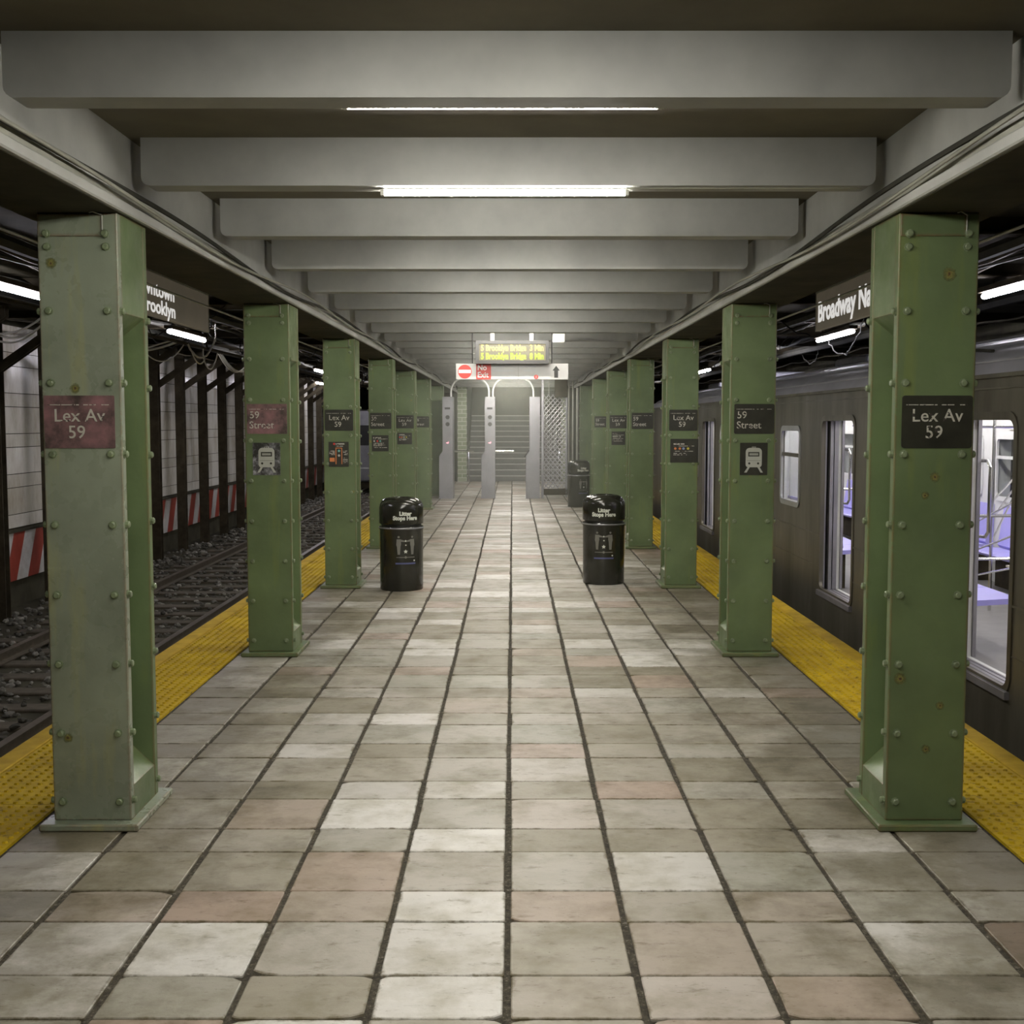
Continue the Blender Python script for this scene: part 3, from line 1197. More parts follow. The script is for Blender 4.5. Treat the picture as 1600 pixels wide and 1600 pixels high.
# ------------------------------------------------------------ turnstiles
def make_turnstile():
    root = empty('turnstile')
    # local: x 0 = right edge, front at y 0
    poly = [(0, 0.012), (0, 2.27), (-0.225, 2.27), (-0.225, 1.06), (-0.305, 0.95), (-0.305, 0.012)]
    MB().prism(poly, 1, 0, 0.75).build('cabinet', M['steel_dull'], root)
    MB().box(-0.315, 0.01, -0.01, 0.76, 0, 0.012).build('base_plate', M['steel_dull'], root)
    MB().bbox(-0.175, -0.055, -0.006, -0.0005, 1.99, 2.035, 0.002).build('slot', M['black'], root)
    for z_ in (1.815, 1.66):
        d = MB()
        d.prism([(-0.112 + 0.046 * cos(2 * pi * k / 20), z_ + 0.046 * sin(2 * pi * k / 20)) for k in range(20)], 1, -0.008, -0.0005)
        d.build('round_window', M['black'], root)
    return root


def arch(x0, x1, zt, yy, r=0.30, z0=2.27):
    pts = [(x0, yy, z0)]
    for k in range(9):
        a = pi - pi / 2 * k / 8
        pts.append((x0 + r + r * cos(a), yy, zt - r + r * sin(a)))
    for k in range(9):
        a = pi / 2 - pi / 2 * k / 8
        pts.append((x1 - r + r * cos(a), yy, zt - r + r * sin(a)))
    pts.append((x1, yy, z0))
    return pts


TY = 26.45
TX = [-1.300, -0.372, 0.640]
TX = [-1.318, -0.375, 0.625]
tl = ['leftmost tall steel turnstile post with a red lit symbol, against the green columns',
      'middle tall steel turnstile post with two dark round windows and a bright arm',
      'rightmost tall steel turnstile post, plain face, next to the lattice fence']
t0 = make_turnstile()
posts = [t0, copy_tree(t0), copy_tree(t0)]
for i, x in enumerate(TX):
    o = posts[i]
    o.location = (x, TY, 0)
    tag(o, tl[i], 'turnstile', 'steel turnstile posts')
    if i == 2:
        for c in kids(o):
            if c.name.startswith(('slot', 'round_window')):
                bpy.data.objects.remove(c)
    if i < 2:
        MB().tube([(0, 0.3, 1.053), (0.42 if i else 0.46, 0.3, 1.053)], 0.022, 10).build('arm', M['chrome'], o, True)
        d = MB()
        d.prism([(-0.155, 1.245), (-0.095, 1.265), (-0.10, 1.285), (-0.085, 1.255), (-0.10, 1.225)], 1, -0.006, -0.0005)
        d.build('lit_symbol', M['lens_red'], o)
    else:
        MB().tube([(-0.235, -0.02, 1.08), (-0.34, -0.02, 0.93)], 0.012, 8).build('arm', M['frame'], o, True)
for (xa, xb, lab) in ((TX[0] - 0.045, TX[1] - 0.14, 'white pipe arch between the leftmost and middle turnstile posts'),
                      (TX[1] - 0.05, TX[2] - 0.14, 'white pipe arch between the middle and rightmost turnstile posts')):
    a = MB().tube(arch(xa, xb, 2.69, TY + 0.25), 0.020, 8).build('pipe_arch', M['white'], None, True)
    tag(a, lab, 'arch')

# lattice fence right of the turnstiles
fr = empty('lattice_fence', (0.66, TY, 0))
tag(fr, 'metal lattice fence panel between the rightmost turnstile and the far litter bin', 'fence')
MB().bbox(0, 0.055, 0, 0.06, 0, 2.88, 0.003).build('post', M['steel_dull'], fr)
MB().bbox(0.54, 0.58, 0, 0.05, 0.02, 2.88, 0.003).build('post', M['steel_dull'], fr)
MB().box(0.056, 0.66, 0, 0.05, 0.08, 0.22).build('bottom_bar', M['rust_steel'], fr)
lat = MB()
p = 0.115
x0, x1, z0, z1 = 0.056, 0.54, 0.23, 2.32
k = -30
while k < 40:
    for sg in (1, -1):
        # line z = sg*(x-x0)*1.15 + c, clipped
        c = z0 + k * p
        if sg == -1:
            c = z0 + k * p
        pts = []
        for t in (0, 1):
            x = x0 if t == 0 else x1
            pts.append((x, c + sg * (x - x0) * 1.15))
        (xa, za), (xb, zb) = pts
        if max(za, zb) > z0 and min(za, zb) < z1:
            def clip(xa, za, xb, zb):
                m_ = (zb - za) / (xb - xa)
                if za < z0:
                    xa += (z0 - za) / m_
                    za = z0
                if za > z1:
                    xa += (z1 - za) / m_
                    za = z1
                return xa, za
            xa2, za2 = clip(xa, za, xb, zb)
            xb2, zb2 = clip(xb, zb, xa, za)
            if abs(xa2 - xb2) > 0.01:
                lat.tube([(xa2, 0.02 + 0.006 * sg, za2), (xb2, 0.02 + 0.006 * sg, zb2)], 0.012, 5)
    k += 1
lat.build('lattice', M['steel'], fr)
th = MB()
for z_ in (2.42, 2.56, 2.70):
    th.tube([(0.05, 0.02, z_), (0.55, 0.02, z_)], 0.006, 6)
th.tube([(0.17, 0.02, 2.33), (0.17, 0.02, 2.86)], 0.006, 6)
th.build('top_rods', M['conduit'], fr)
eb = MB().bbox(0.95, 1.235, TY - 0.12, TY - 0.01, 2.25, 2.64, 0.006).build('electrical_box', M['rust_steel'])
tag(eb, 'dark metal box mounted high on the lattice fence', 'box')

# vertical conduits right of the fence
for i, (x, r_) in enumerate(((1.49, 0.02), (1.60, 0.028), (1.40, 0.014))):
    o = MB().tube([(x, 29.0 + i * 0.1, 0.0), (x, 29.0 + i * 0.1, 2.9)], r_, 8).build('wall_conduit', M['conduit'], None, True)
    tag(o, 'vertical grey conduit rising behind the far litter bin', 'pipe', 'vertical conduits behind the far bin')
bw = MB().box(1.38, 2.0, 29.4, 29.6, 0, 2.55).build('wall_booth', M['dark'])
tag(bw, kind='structure')
bw = MB().box(-2.0, -1.75, 29.4, 29.6, 0, 2.55).build('wall_booth_left', M['dark'])
tag(bw, kind='structure')

# stair handrails
for s, xx, lab in ((-1, -1.235, 'left steel handrail climbing the stairs'), (1, 1.34, 'right steel handrail climbing the stairs')):
    h = MB()
    pts = [(xx, 34.0, 0.02), (xx, 34.0, 0.85), (xx, 34.08, 0.95), (xx, 34.3, 1.05)] + [(xx, 34.3 + k * 0.29, 1.05 + k * 0.16) for k in range(1, 12)]
    h.tube(pts, 0.02, 8)
    h.tube([(xx, 34.0, 0.45), (xx, 34.35, 0.45)], 0.012, 6)
    tag(h.build('handrail', M['chrome'], None, True), lab, 'handrail')

# ------------------------------------------------------------ display, direction sign, white box
DY = 14.0
d = empty('departure_display', (0.014, DY, 2.52))
tag(d, 'lit departure display with yellow text in a dark frame, hung from the ceiling', 'display')
MB().bbox(-0.425, 0.425, 0, 0.16, -0.13, 0.13, 0.008).build('case', M['frame'], d)
fb = MB()
fb.box(-0.43, 0.43, -0.03, 0.0, 0.095, 0.135)
fb.box(-0.43, 0.43, -0.03, 0.0, -0.135, -0.095)
fb.box(-0.43, -0.39, -0.03, 0.0, -0.095, 0.095)
fb.box(0.39, 0.43, -0.03, 0.0, -0.095, 0.095)
fb.build('frame', M['frame'], d)
MB().box(-0.39, 0.39, -0.008, -0.002, -0.095, 0.095).build('screen', M['led_back'], d)
text_obj('screen_text', '5 Brooklyn Bridge  3 Min', 0.098, M['led_amber'], d, face(0, 0.048, -0.010), bold=0.055, sx=0.74)
text_obj('screen_text', '5 Brooklyn Bridge  8 Min', 0.098, M['led_lime'], d, face(0, -0.048, -0.010), bold=0.07, sx=0.74)
for x in (-0.235, 0.225):
    h = MB()
    h.box(x - 0.022, x + 0.022, 0.05, 0.09, 0.131, 0.372)
    h.box(x - 0.07, x + 0.07, 0.03, 0.11, 0.372, 0.380)
    h.build('hanger', M['white'], d)

s_ = empty('direction_sign', (0.012, DY + 0.12, 2.300))
tag(s_, 'long white hanging sign with red No Exit panel and black up arrow', 'sign')
MB().bbox(-0.668, 0.668, 0, 0.03, -0.093, 0.097, 0.003).build('board', M['board_white'], s_)
for x in (-0.47, 0.47):
    MB().tube([(x, 0.015, 0.097), (x, 0.015, 0.598)], 0.006, 6).build('hanger', M['frame'], s_, True)
dd = MB()
disc(dd, -0.560, 0.0, 0.082, -0.003, 0.0005, 36)
dd.build('no_entry_disc', M['red'], s_)
MB().box(-0.633, -0.487, -0.005, -0.002, -0.018, 0.022).build('no_entry_bar', M['white'], s_)
MB().box(-0.425, -0.250, -0.003, 0.0005, -0.091, 0.095).build('red_panel', M['red'], s_)
text_obj('lettering', 'No', 0.092, M['white'], s_, face(-0.412, 0.045, -0.004), bold=0.02, align='LEFT', sx=0.92)
text_obj('lettering', 'Exit', 0.092, M['white'], s_, face(-0.412, -0.040, -0.004), bold=0.02, align='LEFT', sx=0.92)
MB().box(0.072, 0.076, -0.002, 0.0005, -0.09, 0.09).build('divider', M['grey_mark'], s_)
sp = MB()
for (x0, x1, z_) in ((-0.21, -0.10, 0.055), (-0.20, 0.02, 0.008), (-0.19, 0.04, -0.05), (0.10, 0.28, 0.055), (0.13, 0.30, 0.008), (0.11, 0.24, -0.05)):
    sp.box(x0, x1, -0.0015, 0.0005, z_, z_ + 0.008)
M['pale_print'] = simple('pale_blue_print', (0.55, 0.58, 0.60), 0.5, var=0.05)
sp.split('print_line', M['pale_print'], s_)
dd = MB()
disc(dd, 0.285, -0.062, 0.026, -0.003, 0.0005, 20)
dd.build('route_dot', M['red'], s_)
text_obj('lettering', '1', 0.04, M['white'], s_, face(0.285, -0.062, -0.004), bold=0.02)
ar = MB().prism([(0.522, 0.07), (0.565, 0.012), (0.545, 0.012), (0.545, -0.072), (0.499, -0.072), (0.499, 0.012), (0.479, 0.012)], 1, -0.003, 0.0005)
ar.build('up_arrow', M['frame'], s_)

jb = empty('junction_box', (0.56, DY, 2.64))
tag(jb, 'small white box hung by a thin bent pipe right of the lit display', 'box')
MB().bbox(-0.072, 0.072, 0, 0.09, -0.005, 0.10, 0.006).build('case', M['white'], jb)
MB().tube([(0.0, 0.045, 0.10), (0.0, 0.045, 0.14), (-0.02, 0.045, 0.145), (-0.23, 0.045, 0.145), (-0.25, 0.045, 0.125), (-0.25, 0.045, 0.10)], 0.006, 6).build('pipe', M['conduit'], jb, True)
MB().tube([(0.04, 0.045, 0.10), (0.04, 0.045, 0.26)], 0.006, 6).build('hanger', M['conduit'], jb, True)


# ------------------------------------------------------------ ceiling lamps
def make_lamp(trough=True):
    root = empty('ceiling_lamp')
    L = 0.515
    MB().tube([(-L, 0, 0), (L, 0, 0)], 0.013, 10).build('tube', M['lamp'], root, True)
    h = MB()
    if trough:
        h.box(-L - 0.03, L + 0.03, -0.055, 0.055, 0.040, 0.075)
        h.prism([(-0.062, 0.004), (-0.055, 0.004), (-0.048, 0.04), (-0.055, 0.04)], 0, -L - 0.03, L + 0.03)
        h.prism([(0.062, 0.004), (0.055, 0.004), (0.048, 0.04), (0.055, 0.04)], 0, -L - 0.03, L + 0.03)
    else:
        h.box(-L - 0.01, L + 0.01, -0.012, 0.012, 0.0131, 0.018)
    h.build('housing', M['housing'], root)
    for q in (-1, 1):
        MB().box(q * (L + 0.008) - 0.008, q * (L + 0.008) + 0.008, -0.014, 0.014, -0.012, 0.04 if trough else 0.012).build('end_cap', M['housing'], root)
    if trough:
        for q in (-0.3, 0.3):
            MB().tube([(q, 0, 0.075), (q, 0, 0.149)], 0.006, 6).build('hanger', M['conduit'], root)
    return root


lm = make_lamp(False)
lm.location = (-0.016, 5.165, 2.681)
tag(lm, 'long bright fluorescent tube lamp fixed under the ceiling beam nearest the viewer', 'lamp')
lt = make_lamp(True)
first = True
for k in range(-5, 21):
    if k == 0:
        continue
    yy = BY0 + k * BEAM_P + 0.29
    o = lt if first else copy_tree(lt)
    first = False
    o.location = (-0.016, yy, 2.752)
    if k == -1:
        tag(o, 'fluorescent lamp in the nearest ceiling bay, above the top of the near beam', 'lamp')
    else:
        tag(o, 'fluorescent lamp tucked up behind a ceiling beam further down the platform', 'lamp', 'lamps in the ceiling bays')
# thin conduit along the first beam
tag(MB().tube([(0.50, 5.12, 2.692), (1.5, 5.12, 2.692)], 0.003, 6).build('thin_conduit', M['conduit'], None, True), 'thin wire running right from the nearest tube lamp', 'wire')


# ------------------------------------------------------------ lamps over the tracks
def make_track_lamp():
    root = empty('track_lamp')
    MB().tube([(0, 0, 0), (0, 1.67, 0)], 0.026, 10).build('tube', M['track_lamp'], root, True)
    MB().box(-0.05, 0.05, -0.03, 1.70, 0.030, 0.075).build('housing', M['rust_steel'], root)
    for q in (0.2, 1.47):
        MB().tube([(0, q, 0.07), (0, q, 0.245)], 0.008, 6).build('hanger', M['rust_steel'], root)
    return root


tlp = None
ordn = ['nearest', 'second', 'third', 'fourth', 'fifth', 'sixth']
for s in (-1, 1):
    for i in range(6):
        yy = 9.25 + 5.4 * i
        if s > 0:
            yy = [8.95, 14.68, 19.9, 25.3, 30.7, 36][i]
        o = make_track_lamp() if tlp is None else copy_tree(tlp)
        tlp = tlp or o
        o.location = (s * 4.2, yy, 2.815)
        tag(o, '%s bright tube lamp hung over the %s track, counting from the front' % (ordn[i], 'left' if s < 0 else 'right'), 'lamp', 'tube lamps over the tracks')

for yy, lab in ((33.5, 'tube lamp close to the far white wall, beyond the left columns'), (37.5, 'farthest tube lamp close to the white wall of the left track')):
    o = copy_tree(tlp)
    o.location = (-5.5, yy, 2.815)
    tag(o, lab, 'lamp', 'tube lamps near the left wall')

# ------------------------------------------------------------ cables and pipes along the girders
RC = random.Random(11)
for s, side in ((-1, 'left'), (1, 'right')):
    o = MB().tube([(s * 1.585, Y0, 2.612), (s * 1.585, 34, 2.614)], 0.021, 8).build('girder_pipe', M['conduit'], None, True)
    tag(o, 'straight pipe lying along the inner edge of the %s girder' % side, 'pipe')
    for j in range(2):
        pts = []
        yy = 2.0
        while yy < 33:
            w = sin(yy * 1.35 + j * 2 + (0 if s < 0 else 1.2)) * 0.5 + sin(yy * 0.63 + j * 1.3) * 0.5
            pts.append((s * (1.555 - 0.012 - 0.012 * j), yy, 2.628 + 0.040 * w - 0.012 * j))
            yy += 0.16
        o = MB().tube(pts, 0.0105 - 0.003 * j, 6).build('girder_cable', M['cable_dark'] if j == 0 else M['cable_grey'], None, True)
        tag(o, '%s cable snaking along the inner edge of the %s girder' % ('thick dark' if j == 0 else 'thin grey', side), 'cable')
    o = MB().tube([(s * 2.20, Y0, 2.538), (s * 2.20, 31, 2.538)], 0.008, 6).build('conduit', M['conduit'], None, True)
    tag(o, 'thin pale conduit running past the hanging sign beside the %s columns' % side, 'pipe')
    # duct and cable runs below the track ceiling
    for j, (x, z_, r_) in enumerate(((3.45, 2.93, 0.05), (3.75, 2.98, 0.02), (3.85, 2.96, 0.02), (3.95, 2.99, 0.025), (4.5, 2.96, 0.03), (4.62, 2.98, 0.02), (5.0, 2.93, 0.06), (2.6, 2.9, 0.04), (2.9, 3.0, 0.02), (5.6, 2.86, 0.012))):
        pts = [(s * (x + 0.02 * sin(k * 1.1 + j)), Y0 + 2 + k * 0.8, z_ + (0.02 * sin(k * 2.1 + j * 2) if r_ < 0.04 else 0)) for k in range(50)]
        o = MB().tube(pts, r_, 6).build('ceiling_pipe', M['rust_steel'] if j % 2 else M['cable_dark'], None, True)
        nm = ['wide dark', 'slim dark', 'slim brown', 'sooty thin', 'sooty middle', 'slim grey-brown', 'widest dark', 'inner dark', 'thin inner', 'lowest thin'][j]
        tag(o, '%s pipe running under the ceiling over the %s track' % (nm, side), 'pipe', 'pipes under the track ceilings')

# hanging platform signs
for s, side in ((-1, 'left'), (1, 'right')):
    sg = empty('hanging_sign', (s * 2.45, 0, 0))
    if s < 0:
        ya, yb = 6.75, 9.62
        tag(sg, 'brown hanging sign reading Downtown Brooklyn, beside the nearest left column', 'sign')
    else:
        ya, yb = 6.75, 9.50
        tag(sg, 'brown hanging sign reading Broadway Na, beside the nearest right column', 'sign')
    MB().bbox(-0.02, 0.02, ya, yb, 2.425, 2.715, 0.003).build('panel', M['hang_sign'], sg)
    fm = MB()
    fm.box(-0.026, 0.026, ya - 0.005, yb + 0.005, 2.716, 2.730)
    fm.box(-0.024, 0.024, yb, yb + 0.006, 2.42, 2.716)
    fm.build('frame', M['conduit'], sg)
    for q in (ya + 0.5, yb - 0.4):
        MB().tube([(0, q, 2.73), (0, q, 3.06)], 0.008, 6).build('hanger', M['rust_steel'], sg)
    if s < 0:
        f1 = lambda x, y, z: (0.0215 + z, 8.66 + x, 2.608 + y)
        f2 = lambda x, y, z: (0.0215 + z, 8.68 + x, 2.492 + y)
        text_obj('lettering', 'Downtown', 0.135, M['backlit'], sg, f1, bold=0.02, align='RIGHT', sx=1.62)
        text_obj('lettering', 'Brooklyn', 0.135, M['backlit'], sg, f2, bold=0.02, align='RIGHT', sx=1.62)
    else:
        f1 = lambda x, y, z: (-0.0215 - z, 9.44 - x, 2.555 + y)
        text_obj('lettering', 'Broadway Na', 0.215, M['backlit'], sg, f1, bold=0.03, align='LEFT', sx=1.18)

# ------------------------------------------------------------ platform edges
for s, side in ((-1, 'left'), (1, 'right')):
    mb = MB()
    xa, xb = s * 2.008, s * 2.455
    xa, xb = min(xa, xb), max(xa, xb)
    yy = 1.5
    while yy < 34:
        mb.box(xa, xb, yy + 0.002, yy + 0.608, -0.0095, 0.003)
        yy += 0.61
    px = 0.0555
    k = 0
    yy = 3.9
    while yy < 24:
        for j in range(8):
            x = xa + 0.03 + j * px
            y_ = yy
            r1, r2, h = 0.0135, 0.0085, 0.008
            o = len(mb.v)
            for (rr, zz) in ((r1, 0.003), (r2, 0.003 + h)):
                for q in range(6):
                    mb.v.append((x + rr * cos(q * pi / 3), y_ + rr * sin(q * pi / 3), zz))
            for q in range(6):
                q2 = (q + 1) % 6
                mb.f.append((o + q, o + q2, o + 6 + q2, o + 6 + q))
            mb.f.append(tuple(o + 6 + q for q in range(6)))
        yy += px
    t = mb.build('tactile_strip', M['tactile'])
    tag(t, 'yellow studded tactile strip along the %s platform edge' % side, 'tactile strip')
    xa, xb = s * 2.470, s * 2.585
    o = MB().bbox(min(xa, xb), max(xa, xb), 1.5, 34, -0.06, 0.004, 0.005).build('edge_board', M['yellow_board'])
    o.data.transform(Matrix.Identity(4))
    tag(o, 'worn yellow edge board outside the %s tactile strip' % side, 'edge board')

# ------------------------------------------------------------ left track


def rail_mesh(x):
    z0 = -0.715
    pr = [(-0.065, 0), (0.065, 0), (0.065, 0.012), (0.012, 0.025), (0.012, 0.075), (0.036, 0.085), (0.036, 0.112), (-0.036, 0.112), (-0.036, 0.085), (-0.012, 0.075), (-0.012, 0.025), (-0.065, 0.012)]
    return MB().prism([(x + a, z0 + b) for a, b in pr], 1, Y0, 46)


tag(rail_mesh(-3.655).build('rail', M['rail']), 'steel rail of the left track nearest the platform', 'rail')
tag(rail_mesh(-5.13).build('rail', M['rail']), 'steel rail of the left track nearest the white wall', 'rail')
tag(rail_mesh(3.35).build('rail', M['rail']), 'steel rail under the platform side of the train', 'rail')
tag(rail_mesh(4.80).build('rail', M['rail']), 'steel rail under the far side of the train', 'rail')
sl = None
k = 0
yy = 5.6
while yy < 40:
    if sl is None:
        sl = MB().bbox(-1.35, 1.35, -0.115, 0.115, -0.08, 0, 0.01).build('sleeper', M['sleeper'])
        o = sl
    else:
        o = sl.copy()
        C.objects.link(o)
    o.location = (-4.39, yy, -0.716)
    tag(o, 'dark wooden sleeper lying across the left track bed', 'sleeper', 'sleepers of the left track')
    yy += 0.62
    k += 1

RS = random.Random(5)
vs, fs = [], []
ico = []
ph = (1 + sqrt(5)) / 2
for a, b in ((1, ph), (-1, ph), (1, -ph), (-1, -ph)):
    ico += [(0, a, b), (a, b, 0), (b, 0, a)]
icov = [Vector(p).normalized() for p in ico]
# hull faces of the icosahedron
icof = []
for i in range(12):
    for j in range(i + 1, 12):
        for l in range(j + 1, 12):
            a, b, c = icov[i], icov[j], icov[l]
            if all(abs((p - q).length - 1.0515) < 0.01 for p, q in ((a, b), (b, c), (a, c))):
                n = (b - a).cross(c - a)
                icof.append((i, j, l) if n.dot(a) > 0 else (i, l, j))
nst = 0
for i in range(9500):
    yv = 5.5 + 35.5 * (RS.random() ** 1.5)
    xv = RS.uniform(-6.4, -2.75)
    sz = RS.uniform(0.018, 0.045) * (1 + (yv - 5) * 0.012)
    ph_ = ((yv - 5.6) / 0.62) % 1.0
    zt = -0.725 + RS.uniform(-0.03, 0.012)
    if (ph_ < 0.20 or ph_ > 0.80) and -5.75 < xv < -3.03:
        if RS.random() < 0.85:
            continue
        zt = -0.70
    if abs(xv + 3.655) < 0.07 or abs(xv + 5.13) < 0.07:
        continue
    o = len(vs)
    sc3 = (sz * RS.uniform(0.7, 1.2), sz * RS.uniform(0.7, 1.2), sz * RS.uniform(0.5, 0.9))
    an = RS.uniform(0, pi)
    for p in icov:
        j_ = RS.uniform(0.8, 1.2)
        X, Y_, Z = p.x * sc3[0] * j_, p.y * sc3[1] * j_, p.z * sc3[2] * j_
        vs.append((xv + X * cos(an) - Y_ * sin(an), yv + X * sin(an) + Y_ * cos(an), zt + Z))
    fs += [(a + o, b + o, c + o) for a, b, c in icof]
mb = MB()
mb.v, mb.f = vs, fs
tag(mb.build('ballast', M['stone']), 'loose grey ballast stones between the sleepers of the left track', 'ballast', kind='stuff')
tag(MB().box(-6.6, -2.6, Y0, 47.9, -0.80, -0.745).build('ballast_bed', M['stone_bed'] if 'stone_bed' in M else M['dark']), kind='structure')
tag(MB().box(2.6, 6.6, Y0, 47.9, -0.80, -0.716).build('ballast_bed_right', M['dark']), kind='structure')


# ------------------------------------------------------------ steel posts before the white wall
def make_post():
    root = empty('tunnel_post')
    p = MB()
    p.box(-0.08, 0.08, -0.075, -0.060, 0, 3.80)
    p.box(-0.08, 0.08, 0.060, 0.075, 0, 3.80)
    p.box(-0.006, 0.006, -0.060, 0.060, 0, 3.80)
    p.build('upright', M['rust_steel'], root)
    b = MB()
    for a in (-0.05, 0.036):
        b.prism([(0.08, 3.05), (0.08, 3.17), (0.85, 3.70), (0.85, 3.58)], 1, a, a + 0.014)
    b.prism([(0.08, 3.16), (0.08, 3.17), (0.85, 3.70), (0.85, 3.69)], 1, -0.05, 0.05)
    b.build('brace', M['rust_steel'], root)
    c = MB()
    c.box(0.09, 4.1, -0.06, 0.06, 3.70, 3.715)
    c.box(0.09, 4.1, -0.006, 0.006, 3.715, 3.80)
    c.build('cross_beam', M['rust_steel'], root)
    return root


pp = None
for k in range(-2, 20):
    o = make_post() if pp is None else copy_tree(pp)
    pp = pp or o
    o.location = (-6.28, 14.48 + 1.61 * k, -0.745)
    if k == 0:
        tag(o, 'dark steel post at the far left edge, in front of the white wall', 'post', 'steel posts along the left wall')
    else:
        tag(o, 'dark braced steel post in the row before the white panelled wall', 'post', 'steel posts along the left wall')
# cross girders above the right track
cr = None
for k in range(14):
    yy = 8.0 + 2.3 * k
    if cr is None:
        m_ = MB()
        m_.box(-2.3, 2.3, -0.07, 0.07, 0, 0.016)
        m_.box(-2.3, 2.3, -0.008, 0.008, 0.016, 0.12)
        cr = m_.build('cross_beam', M['rust_steel'])
        o = cr
    else:
        o = cr.copy()
        C.objects.link(o)
    o.location = (4.3, yy, 2.94)
    tag(o, kind='structure')

# ------------------------------------------------------------ drooping cables over the left track


def sag(p0, p1, drop, n=18, r=0.009, wob=0.0, seed=0, up=False):
    rr = random.Random(seed)
    pts = []
    for k in range(n + 1):
        t = k / n
        q = 4 * t * (1 - t)
        pts.append((p0[0] + (p1[0] - p0[0]) * t + wob * rr.uniform(-1, 1), p0[1] + (p1[1] - p0[1]) * t + wob * rr.uniform(-1, 1), p0[2] + (p1[2] - p0[2]) * t - drop * q + wob * rr.uniform(-1, 1)))
    if up:
        pts = [(pts[0][0], pts[0][1], 3.055)] + pts + [(pts[-1][0], pts[-1][1], 3.055)]
    return MB().tube(pts, r, 6)


def px_at(x, y, Y):
    th = atan(140 / F)
    a = th + atan((y - 800) / F)
    zp = -Y * tan(a)
    d_ = Y * cos(th) - zp * sin(th)
    return ((x - 801) * d_ / F + 0.018, Y, 1.7 + zp)


sg_ = 'white cables drooping over the left track'
dr = [((-30, 515), (66, 495), 12.5, 0.10, 'upper of the three white cables drooping at the far left edge'),
      ((-30, 505), (66, 507), 12.6, 0.15, 'middle of the three white cables drooping at the far left edge'),
      ((-30, 515), (66, 506), 12.7, 0.17, 'lowest of the three white cables drooping at the far left edge')]
for (a, b, Yc, dp, lab) in dr:
    o = sag(px_at(*a, Yc), px_at(*b, Yc + 0.4), dp, r=0.012, up=True).build('loop_cable', M['cable_white'], None, True)
    tag(o, lab, 'cable', sg_)
dr2 = [((224, 548), (286, 530), 13.0, 0.02, 0.014, 'straight pale cable right of the nearest left column, upper'),
       ((224, 546), (284, 529), 13.1, -0.01, 0.010, 'straight pale cable right of the nearest left column, lower'),
       ((226, 550), (290, 534), 13.4, 0.16, 0.007, 'faint thin cable sagging below the straight pale cables'),
       ((292, 534), (336, 530), 13.2, 0.20, 0.011, 'bright cable loop under the hanging Downtown Brooklyn sign'),
       ((298, 545), (320, 562), 13.6, 0.10, 0.008, 'short narrow cable loop below the bright loop'),
       ((318, 560), (340, 552), 13.6, 0.16, 0.008, 'deep narrow cable loop near the wall braces'),
       ((342, 553), (392, 560), 15.0, 0.20, 0.010, 'outer of the three loops beside the second left column'),
       ((344, 553), (396, 566), 15.1, 0.17, 0.009, 'middle of the three loops beside the second left column'),
       ((347, 554), (400, 566), 15.2, 0.17, 0.009, 'inner of the three loops beside the second left column'),
       ((336, 505), (337, 533), 13.2, -0.01, 0.006, 'vertical beaded cable dropping beside the sign end'),
       ((317, 532), (318, 562), 13.6, 0.0, 0.006, 'thin vertical cable between the two deep loops')]
tray = MB().box(-3.735, -3.665, 8, 31, 2.585, 2.605)
tr = tray.build('cable_tray', M['rust_steel'])
tag(tr, 'narrow dark cable tray hanging over the left track under the lamps', 'cable tray')
for q in range(8, 31, 3):
    MB().box(-3.71, -3.69, q + 0.5, q + 0.52, 2.6051, 3.059).build('hanger', M['rust_steel'], tr)
for i, (a, b, Yc, dp, rr, lab) in enumerate(dr2):
    Yc = 3.70 * F / (801 - (a[0] if i not in (0, 1, 2) else b[0])) + 0.1
    o = sag(px_at(*a, Yc), px_at(*b, Yc + 0.3), dp, r=rr, wob=0.006 if i in (3, 9) else 0, seed=i, up=False).build('loop_cable', M['cable_white'], None, True)
    tag(o, lab, 'cable', sg_)
RB = random.Random(21)
for i in range(46):
    s = -1 if i < 34 else 1
    yy = RB.uniform(9, 30)
    x0 = RB.uniform(3.2, 5.2)
    p0 = (s * x0, yy, 3.0)
    p1 = (s * (x0 + RB.uniform(-0.5, 0.5)), yy + RB.uniform(0.8, 2.6), 3.0)
    o = sag(p0, p1, RB.uniform(0.08, 0.5), r=RB.choice((0.006, 0.008, 0.01)), wob=0.02, seed=i).build('tangled_cable', M['black_rubber'] if i % 3 else M['cable_dark'], None, True)
    tag(o, '%s tangled cable sagging from the ceiling over the %s track' % ('black' if i % 3 else 'dark grey', 'left' if s < 0 else 'right'), 'cable',
        '%s tangled cables over the %s track' % ('black' if i % 3 else 'dark grey', 'left' if s < 0 else 'right'))

# ------------------------------------------------------------ the train on the right
T = empty('subway_train', (3.0, 14.0, -0.60))
tag(T, 'long dark steel subway train with open doors standing at the right platform', 'train')
TO = Vector((3.0, 14.0, -0.60))
YA, YB = 3.6, 25.4


def tb(mb, name, mat, smooth=False, parent=T):
    off = Vector((0, 0, 0))
    mb.v = [tuple(Vector(p) - TO) for p in mb.v]
    return mb.build(name, mat, parent, smooth)


def tbs(mb, name, mat, smooth=False, parent=T):
    mb.v = [tuple(Vector(p) - TO) for p in mb.v]
    return mb.split(name, mat, parent, smooth)


DOORS = [(3.75, 4.85), (7.02, 8.10), (10.33, 11.43), (17.48, 18.60), (21.0, 22.1)]
WINS = [(5.2, 6.7), (8.55, 9.9), (12.28, 13.14), (14.3, 15.9), (16.3, 17.0), (19.0, 20.5), (22.4, 23.4)]
DZ = (0.085, 1.735)
WZ = (0.83, 1.645)


